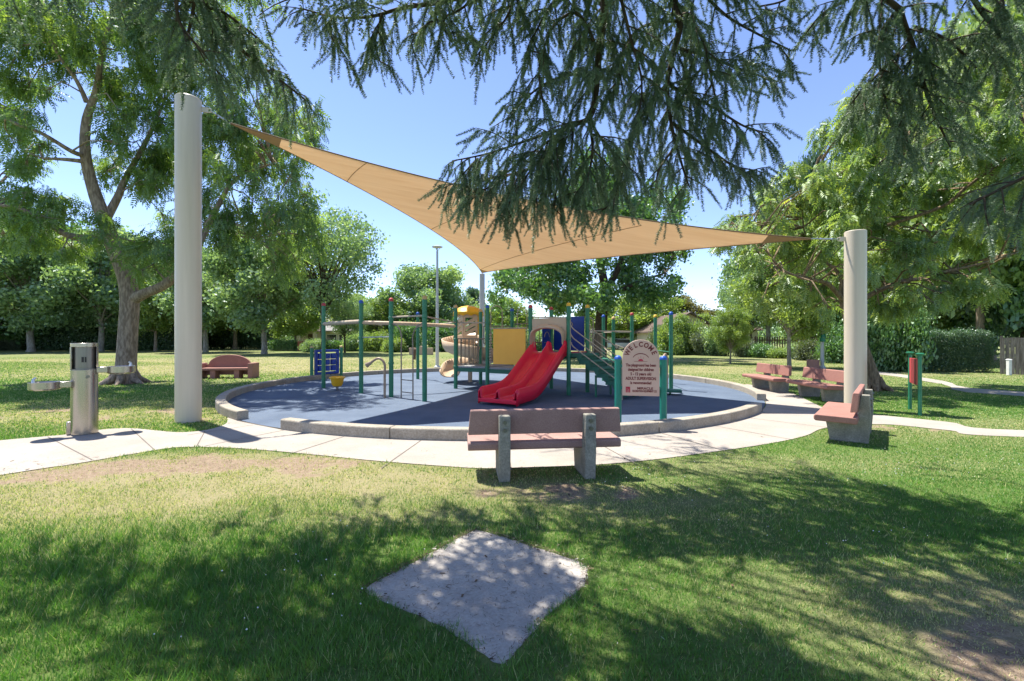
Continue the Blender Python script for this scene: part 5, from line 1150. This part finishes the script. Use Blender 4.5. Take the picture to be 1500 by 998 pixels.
# bench at the right end, side-on
g1 = G(1262, 650); 
B2 = dup(B1, (5.84, 7.50, 0), R(50), 'pinkish concrete bench seen end on in front of the right cream pole')
def place_bench(x, y, rz, label, mat):
    o = dup(B1, (x, y, 0), rz, label)
    for ch in o.children:
        if ch.name.startswith(('seat', 'backrest')): ch.data = ch.data.copy(); ch.data.materials[0] = mat
    return o
place_bench(8.36, 14.4, R(90), 'red concrete bench farther from the right cream pole, on the lawn edge', M['benchred'])
place_bench(8.52, 12.25, R(88), 'red concrete bench half hidden behind the right cream pole', M['benchred'])
for ch in B2.children:
    if ch.name.startswith(('seat', 'backrest')): ch.data = ch.data.copy(); ch.data.materials[0] = M['benchred']
def arched_bench():
    a = G(293, 556); b = G(362, 553.5); 
    t = thing('arched_bench', 'red arched back concrete bench on the lawn beside the tall left pole', 'bench', ((a.x + b.x) / 2 - .02, (a.y + b.y) / 2 + .25, 0), R(188)); W = 1.1
    mb = MB(); poly = [(-W + .1, .12), (W - .1, .12), (W - .1, .55)] + [(.80 * math.cos(q), .55 + .40 * math.sin(q)) for q in np.linspace(.05, math.pi - .05, 21)] + [(-W + .1, .55)]
    mb.prism(poly, -.30, -.18, lambda u, v, w_: (u, w_, v)); local_build(mb, 'backrest', M['benchred'], t, bevel=.015)
    mb = MB(); mb.box((0, .06, .38), (2 * W - .42, .50, .10)); local_build(mb, 'seat', M['benchred'], t, bevel=.015)
    for s in (-1, 1): mb = MB(); mb.box((s * (W - .1), 0, .31), (.2, .66, .62)); local_build(mb, 'arm', M['benchred'], t, bevel=.02)
    for s in (-.45, .45): mb = MB(); mb.box((s, .05, .165), (.2, .40, .33)); local_build(mb, 'leg', M['benchred'], t, bevel=.01)
arched_bench()

# ------------------------------------------------------------------ drinking fountain
def fountain():
    g = G(121, 638); yaw = math.atan2(g.x, g.y) * -1 * .25
    t = thing('drinking_fountain', 'brushed steel drinking fountain with bottle filler beside the path', 'drinking fountain', (g.x - .08, g.y + .12, .009), R(40))
    w_ = .178
    def plan(front, back, n_=12):   # D-shaped column, convex front towards -y
        return [(w_ * math.cos(q), front * math.sin(q)) for q in np.linspace(math.pi, 2 * math.pi, n_ * 2)] + [(w_ * math.cos(q), back * math.sin(q)) for q in np.linspace(0, math.pi, n_)][:]
    mb = MB(); mb.prism(plan(.17, .16), 0, 1.10); local_build(mb, 'pedestal', M['steel'], t, bevel=.006)
    mb = MB(); mb.prism([(w_ * math.cos(q), .02 + .14 * math.sin(q)) for q in np.linspace(0, math.pi, 20)] + [(-w_, -.06), (-w_ + .022, -.085), (-w_ + .022, .0), (w_ - .022, .0), (w_ - .022, -.085), (w_, -.06)], 1.10, 1.485)
    mb.prism(plan(.165, .16), 1.485, 1.55); local_build(mb, 'housing', M['steel'], t, bevel=.004)
    mb = MB(); mb.prism([((w_ - .026) * math.cos(q), .012 + .128 * math.sin(q)) for q in np.linspace(math.pi, 2 * math.pi, 26)] + [(w_ - .026, .02), (-w_ + .026, .02)], 1.103, 1.483); local_build(mb, 'filler_recess', M['darksteel'], t, smooth=True, angle=30)
    for x_, wd_ in ((-.016, .030), (.020, .020)): mb = MB(); mb.box((x_, -.118, 1.27), (wd_, .02, .09)); local_build(mb, 'sensor', M['black'], t)
    mb = MB(); mb.prism([(.155 * math.cos(q), -.06 + .10 * math.sin(q)) for q in np.linspace(math.pi, 2 * math.pi, 20)] , 1.098, 1.112); local_build(mb, 'drip_tray', M['darksteel'], t)
    mb = MB(); mb.tube([(.05, -.158, .98), (.05, -.176, .98)], .026, 16); local_build(mb, 'push_button', M['darksteel'], t)
    for s, z, ln in ((-1, .86, .20), (1, 1.085, .20)):
        d = Vector((s, 0, 0)).normalized(); p = Vector((s * (w_ - .03), 0, z)); ang = math.atan2(d.y, d.x)
        mb = MB(); mb.box(p + d * ln / 2, (ln, .15, .10), ang); local_build(mb, 'arm', M['steel'], t, bevel=.01)
        c = p + d * (ln + .13); mb = MB(); mb.lathe((c.x, c.y, z - .065), [(.13, -.02), (.185, -.01), (.20, .01), (.20, .115), (.185, .118), (.165, .09), (.04, .07)], 32); b = local_build(mb, 'basin', M['steel'], t, smooth=True, angle=35)
        e = c + d * .13; mb = MB(); mb.tube([(e.x, e.y, z + .03), (e.x, e.y, z + .10), (e.x - d.x * .03, e.y - d.y * .03, z + .125)], [.03, .02, .017], 12); local_build(mb, 'bubbler', M['cable'], b, smooth=True)
    mb = MB(); mb.box((-.195, .07, .11), (.06, .16, .22)); local_build(mb, 'foot_box', M['steel'], t, bevel=.01)
fountain()

# ------------------------------------------------------------------ lamps, red sign, bin, posts
def lamp(label, px, d, h, kind):
    x = (px - CX) / F * d; t = thing('lamp_post', label, 'lamp post', (x, d, 0), 0, 'park lamp posts')
    mb = MB(); mb.tube([(0, 0, 0), (0, 0, h * .5), (0, 0, h - .25)], [.095, .075, .055], 14); local_build(mb, 'pole', M['lamp'], t, smooth=True)
    mb = MB(); mb.lathe((0, 0, 0), [(.16, 0), (.16, .12), (.10, .18)], 16); local_build(mb, 'base', M['lamp'], t)
    if kind == 0:
        mb = MB(); mb.tube([(0, 0, h - .26), (0, 0, h - .05)], .03, 8)
        for k in range(3): a = k * 2.09; mb.tube([(.02 * math.cos(a), .02 * math.sin(a), h - .25), (.16 * math.cos(a), .16 * math.sin(a), h - .06)], .012, 6)
        local_build(mb, 'head_bracket', M['lamp'], t)
        mb = MB(); mb.lathe((0, 0, h - .06), [(.10, 0), (.27, .01), (.28, .05), (.16, .10), (.03, .13)], 24); local_build(mb, 'lamp_head', M['lamp'], t, smooth=True, angle=35)
    else:
        mb = MB(); mb.lathe((0, 0, h - .25), [(.08, 0), (.16, .06), (.20, .30), (.19, .32)], 18); local_build(mb, 'lantern', M['white'], t, smooth=True, angle=35)
        mb = MB(); mb.lathe((0, 0, h + .072), [(.24, 0), (.22, .05), (.05, .13)], 18); local_build(mb, 'lamp_cap', M['lamp'], t)
        mb = MB(); mb.box((0, -.02, 1.65), (.20, .20, .42)); local_build(mb, 'control_box', M['teal'], t, bevel=.02)
lamp('tall bare grey lamp post behind the kerb, left of the spiral slide', 640.5, 24.2, 6.5, 0)
lamp('lantern topped lamp post by the pink litter bin on the right', 1204.5, 24.0, 4.05, 1)
def red_sign():
    a = G(1333, 600); b = G(1347.5, 609); c = (a + b) / 2; d = b - a; L_ = d.length; t = thing('fitness_sign', 'red board on two thin green posts on the right lawn', 'sign', c, math.atan2(d.y, d.x)); h = 1.27
    for s in (-1, 1):
        mb = MB(); mb.tube([(s * L_ / 2, 0, 0), (s * L_ / 2, 0, h)], .035, 12); o = local_build(mb, 'post', M['green'], t, smooth=True)
        mb = MB(); mb.lathe((s * L_ / 2, 0, h - .005), [(.04, 0), (.075, .03), (.08, .05), (.05, .065)], 14); local_build(mb, 'post_cap', M['green'], o)
    mb = MB(); mb.box((0, -.0, .91), (L_ - .1, .04, .56)); bd = local_build(mb, 'board', M['redpaint'], t, bevel=.008)
    mb = MB(); mb.box((0.02, -.022, .91), (L_ * .45, .012, .56)); mb.box((0.02, .022, .91), (L_ * .45, .012, .56)); local_build(mb, 'centre_stripe', M['dkred'], bd)
red_sign()
g = G(1191, 541); t = thing('litter_bin', 'round pink aggregate litter bin beside the right lamp post', 'litter bin', g)
mb = MB(); mb.lathe((0, 0, 0), [(.27, 0), (.29, .02), (.29, .48), (.265, .5), (.24, .48), (.22, .1)], 24); local_build(mb, 'body', M['pinkcon'], t, smooth=True, angle=35)
mb = MB(); mb.lathe((0, 0, .06), [(.2, 0), (.235, .40), (.225, .41)], 20); local_build(mb, 'liner', M['black'], t)

# low tan masonry sign wall far behind the ladder
d = 44; t = thing('masonry_wall', 'low tan masonry wall with a raised middle behind the ladder', 'wall', P(617, HZ + EYE * F / d, d)); mb = MB()
mb.prism([(-.55, 0), (.55, 0), (.55, .62), (.30, .70), (0, .86), (-.30, .70), (-.55, .62)], -.15, .15, lambda u, v, w_: (u, w_, v)); local_build(mb, 'panel', M['tancon'], t, bevel=.02)
for s in (-1, 1): mb = MB(); mb.box((s * .86, 0, .34), (.55, .42, .68)); local_build(mb, 'pier', M['tancon'], t, bevel=.03)
t = thing('bollard', 'short dark brown bollard on the lawn behind the ladder', 'bollard', G(607.5, 527)); mb = MB(); mb.lathe((0, 0, 0), [(.09, 0), (.09, .75), (.06, .80)], 12); local_build(mb, 'shaft', M['brownwood'], t)

# ------------------------------------------------------------------ houses, fences, car
def house(name, label, px0, px1, d, wall_h, roof_h, wallm, roofm, gable_front, depth=9, windows=(), door=None):
    x0 = (px0 - CX) / F * d; x1 = (px1 - CX) / F * d; c = Vector(((x0 + x1) / 2, d, 0)); W = x1 - x0
    t = thing(name, label, 'house', c); mb = MB(); mb.box((0, depth / 2, wall_h / 2), (W, depth, wall_h)); local_build(mb, 'wall', wallm, t)
    mb = MB(); ov = .5
    if gable_front:
        mb.prism([(-W / 2, wall_h + .003), (W / 2, wall_h + .003), (0, wall_h + roof_h)], .02, depth - .02, lambda u, v, w_: (u, w_, v)); local_build(mb, 'gable', wallm, t); mb = MB()
        for s in (-1, 1): k = roof_h / (W / 2); mb.prism([(0, wall_h + roof_h + .02), (s * (W / 2 + ov), wall_h - ov * k + .02), (s * (W / 2 + ov), wall_h - ov * k + .2), (0, wall_h + roof_h + .2)], -ov, depth + ov, lambda u, v, w_: (u, w_, v))
    else:
        mb.prism([(-ov, wall_h - .02), (depth + ov, wall_h - .02), (depth + ov, wall_h + .12), (depth / 2, wall_h + roof_h), (-ov, wall_h + .12)], -W / 2 - ov, W / 2 + ov, lambda u, v, w_: (w_, u, v))
    local_build(mb, 'roof', roofm, t)
    for (px, z, ww, hh) in windows:
        x = (px - CX) / F * d - c.x; mb = MB(); mb.box((x, -.03, z), (ww + .16, .06, hh + .16)); f_ = local_build(mb, 'window', M['white'], t); mb = MB(); mb.box((x, -.05, z), (ww, .04, hh)); local_build(mb, 'pane', M['glass'], f_)
    if door: x = (door[0] - CX) / F * d - c.x; mb = MB(); mb.box((x, -.03, 1.05), (door[1], .08, 2.1)); local_build(mb, 'door', M[door[2]], t)
    return t
t = house('left_house', 'long low grey roofed house across the lawn behind the blue game panel', 440, 566, 68, 2.6, 2.2, M['stucco'], M['roof'], False, 10, [(486, 1.45, 1.4, 1.3), (505, 1.45, 1.6, 1.3), (540, 1.45, 1.6, 1.3)])
# entry porch with gable
x = (457 - CX) / F * 68 - t.location.x; mb = MB(); mb.prism([(x - 1.45, 2.65), (x + 1.45, 2.65), (x, 3.75)], -1.8, 4, lambda u, v, w_: (u, w_, v)); local_build(mb, 'porch_gable', M['greystucco'], t)
mb = MB()
for s in (-1, 1): mb.prism([(x, 3.77), (x + s * 1.75, 2.48), (x + s * 1.75, 2.62), (x, 3.95)], -2.1, 4.3, lambda u, v, w_: (u, w_, v))
local_build(mb, 'porch_roof', M['brownroof'], t)
for s in (-1, 1): mb = MB(); mb.box((x + s * 1.15, -1.6, 1.32), (.5, .4, 2.64)); local_build(mb, 'porch_column', M['stucco'], t)
mb = MB(); mb.box((x, -.05, 1.1), (1.1, .1, 2.2)); local_build(mb, 'door', M['brownwood'], t)
t = thing('brick_pier', 'short red brick pier at the end of the low hedge', 'pier', (P(440.5, 0, 57.5).x, 57.5, 0)); mb = MB(); mb.box((0, 0, .6), (.55, .55, 1.2)); local_build(mb, 'shaft', M['brick'], t); mb = MB(); mb.box((0, 0, 1.24), (.68, .68, .08)); local_build(mb, 'cap', M['tancon'], t)
house('gabled_house', 'tan house with a brown gable roof seen right of the welcome sign', 968, 1052, 52, 2.5, 1.9, M['stucco'], M['brownroof'], True, 10, [(1014, 1.5, 1.0, 1.2)], (1001, .9, 'glass'))
house('white_house', 'white walled house behind the stair handrails', 880, 945, 75, 2.6, 1.2, M['white'], M['roof'], False, 8, [(905, 1.4, 1.6, 1.0)])
house('shaded_house', 'brown roofed house behind the young trees on the right', 1040, 1110, 60, 2.6, 2.0, M['greystucco'], M['brownroof'], False, 9)
def car():
    d = 64; t = thing('parked_car', 'white parked car seen through the stair handrails', 'car', ((914 - CX) / F * d, d, 0), R(4)); mb = MB()
    mb.prism([(-2.1, .35), (2.1, .35), (2.15, .7), (1.9, .88), (1.1, .95), (-1.7, .95), (-2.1, .85)], -.85, .85, lambda u, v, w_: (u, w_, v)); local_build(mb, 'body', M['whitepaint'], t, bevel=.06)
    mb = MB(); mb.prism([(-1.6, .952), (1.05, .952), (.5, 1.42), (-1.1, 1.45)], -.76, .76, lambda u, v, w_: (u, w_, v)); local_build(mb, 'cabin', M['glass'], t, bevel=.05)
    mb = MB(); mb.prism([(-1.1, 1.452), (.5, 1.425), (.4, 1.49), (-1.0, 1.52)], -.72, .72, lambda u, v, w_: (u, w_, v)); local_build(mb, 'roof', M['whitepaint'], t)
    for x in (-1.3, 1.3):
        for y in (-.8, .8): mb = MB(); mb.tube([(x, y - .1, .33), (x, y + .1, .33)], .33, 18); w_ = local_build(mb, 'wheel', M['black'], t); mb = MB(); mb.tube([(x, y - .104, .33), (x, y + .104, .33)], .19, 14); local_build(mb, 'rim', M['cable'], w_)
car()
def board_fence(name, label, a, b, h, mat, bw=.14, gap=.012, post_m=None, rails=True):
    a = Vector((a[0], a[1], 0)); b = Vector((b[0], b[1], 0)); d = b - a; L_ = d.length; t = thing(name, label, 'fence', a, math.atan2(d.y, d.x)); n_ = int(L_ / (bw + gap)); mb = MB()
    for k in range(n_): mb.box(((k + .5) * (bw + gap), rnd(-.006, .006), h / 2 + rnd(-.03, .02)), (bw, .02, h))
    local_build(mb, 'board_panel', mat, t)
    for k in range(int(L_ / 2.4) + 1): mb = MB(); mb.box((min(k * 2.4 + .05, L_), .07, h / 2 + .03), (.1, .1, h + .06)); local_build(mb, 'post', post_m or mat, t)
    mb = MB()
    for z in (.35, h - .3): mb.box((L_ / 2, .035, z), (L_, .04, .09))
    local_build(mb, 'rail', mat, t); return t
a = G(1465, 548); b = G(1600, 556); board_fence('wood_fence', 'weathered grey board fence at the right edge beyond the hedge', (a.x, a.y), (b.x + 2, b.y), 1.68, M['wood'])
g = G(1478, 550); t = thing('marker_post', 'short white post in front of the weathered board fence', 'post', g); mb = MB(); mb.box((0, 0, .34), (.13, .13, .68)); local_build(mb, 'shaft', M['white'], t, bevel=.01); mb = MB(); mb.box((0, 0, .70), (.16, .16, .04), 0, .6); local_build(mb, 'cap', M['white'], t)
a = P(1062, 0, 41); b = P(1200, 0, 38); board_fence('trellis_fence', 'dark brown slatted fence behind the young lawn tree', (a.x, 41), (b.x, 38), 1.75, M['brownwood'], .09, .10)
# ------------------------------------------------------------------ small litter: needles on the slab and dirt, clover flowers
def litter():
    V = []; n_ = 0
    bx = np.array([p[0] for p in slab_poly]); by = np.array([p[1] for p in slab_poly])
    x = rng.uniform(bx.min(), bx.max(), 1500); y = rng.uniform(by.min(), by.max(), 1500); k = in_poly(x, y, slab_poly) & (rng.random(1500) < .35 + .9 * fbm(x, y, .4, 3) ** 2); x, y = x[k], y[k]; z = np.full(len(x), .0095)
    x2 = rng.normal(3.4, .9, 1400); y2 = rng.normal(2.35, .3, 1400); x = np.concatenate([x, x2]); y = np.concatenate([y, y2]); z = np.concatenate([z, rng.uniform(.004, .02, 1400)])
    x3 = rng.normal(.38, .8, 350); y3 = rng.normal(4.85, .2, 350); x = np.concatenate([x, x3]); y = np.concatenate([y, y3]); z = np.concatenate([z, rng.uniform(.004, .015, 350)])
    for cx_, cy_, sx_, sy_, k_ in [(-4.1, 6.0, .9, .3, 700), (-5.7, 5.9, .6, .3, 400), (-8.6, 9.7, 2.0, .6, 900), (-6.3, 9.0, .8, .4, 400), (0, 3, 1.1, .75, 900), (1.5, 6.6, 3.0, .7, 500)]:
        xx, yy_ = rng.normal(cx_, sx_, k_), rng.normal(cy_, sy_, k_); x = np.concatenate([x, xx]); y = np.concatenate([y, yy_]); z = np.concatenate([z, np.full(k_, .0135)])
    for k in range(len(slab_poly)):
        p, q = slab_poly[k], slab_poly[(k + 1) % len(slab_poly)]; m_ = int(math.dist(p, q) * (420 if p[1] > 2.9 else 160)); f_ = rng.random(m_)
        x = np.concatenate([x, p[0] + (q[0] - p[0]) * f_ + rng.normal(0, .022, m_)]); y = np.concatenate([y, p[1] + (q[1] - p[1]) * f_ + rng.normal(0, .022, m_)]); z = np.concatenate([z, rng.uniform(.010, .022, m_)])
    n_ = len(x); a = rng.uniform(0, 6.28, n_); l = rng.uniform(.008, .035, n_) * np.clip(y / 3, 1, 2); w_ = rng.uniform(.0012, .003, n_); big = rng.random(n_) < .035; w_ = np.where(big, w_ * 5, w_)
    c, s = np.cos(a), np.sin(a); q = np.stack([np.stack([x + c * l * i - s * w_ * j, y + s * l * i + c * w_ * j, z + .002 * i * (i > 0)], 1) for i, j in ((-.5, -.5), (.5, -.5), (.5, .5), (-.5, .5))], 1).reshape(-1, 3)
    m = leafmat('needle_litter', [(0, (.05, .035, .025)), (.6, (.12, .075, .045)), (.9, (.28, .22, .15)), (1, (.5, .47, .42))], .05, .02)
    tag(np_mesh('needle_litter', q, np.arange(n_ * 4).reshape(-1, 4), m, attrs={'rnd': np.repeat(rng.random(n_) ** 1.5, 4)}), 'fallen brown needles and leaf bits on concrete and dirt', 'litter', kind='stuff')
    # clover flowers on the right lawn
    x = np.concatenate([rng.uniform(.8, 8, 330), rng.uniform(-3.5, 0, 60)]); y = np.concatenate([rng.uniform(3.2, 6.6, 330), rng.uniform(2.4, 4.3, 60)]); k = ~in_poly(x, y, slab_poly) & ~in_poly(x, y, path_poly) & (fbm(x, y, 1.4, 91) > .5); x, y = x[k], y[k]
    mb = MB(); r = .0058
    for i in range(len(x)):
        z = rnd(.045, .065); p = Vector((x[i], y[i], z)); q = r * rnd(.7, 1.2)
        mb.add([p + Vector((q, 0, 0)), p + Vector((0, q, 0)), p + Vector((-q, 0, 0)), p + Vector((0, -q, 0)), p + Vector((0, 0, q)), p - Vector((0, 0, q))], [(0, 1, 4), (1, 2, 4), (2, 3, 4), (3, 0, 4), (1, 0, 5), (2, 1, 5), (3, 2, 5), (0, 3, 5)])
    tag(mb.build('clover_flowers', M['white'], smooth=True, angle=180), 'tiny white clover flowers scattered in the shaded lawn', 'flowers', kind='stuff')
litter()
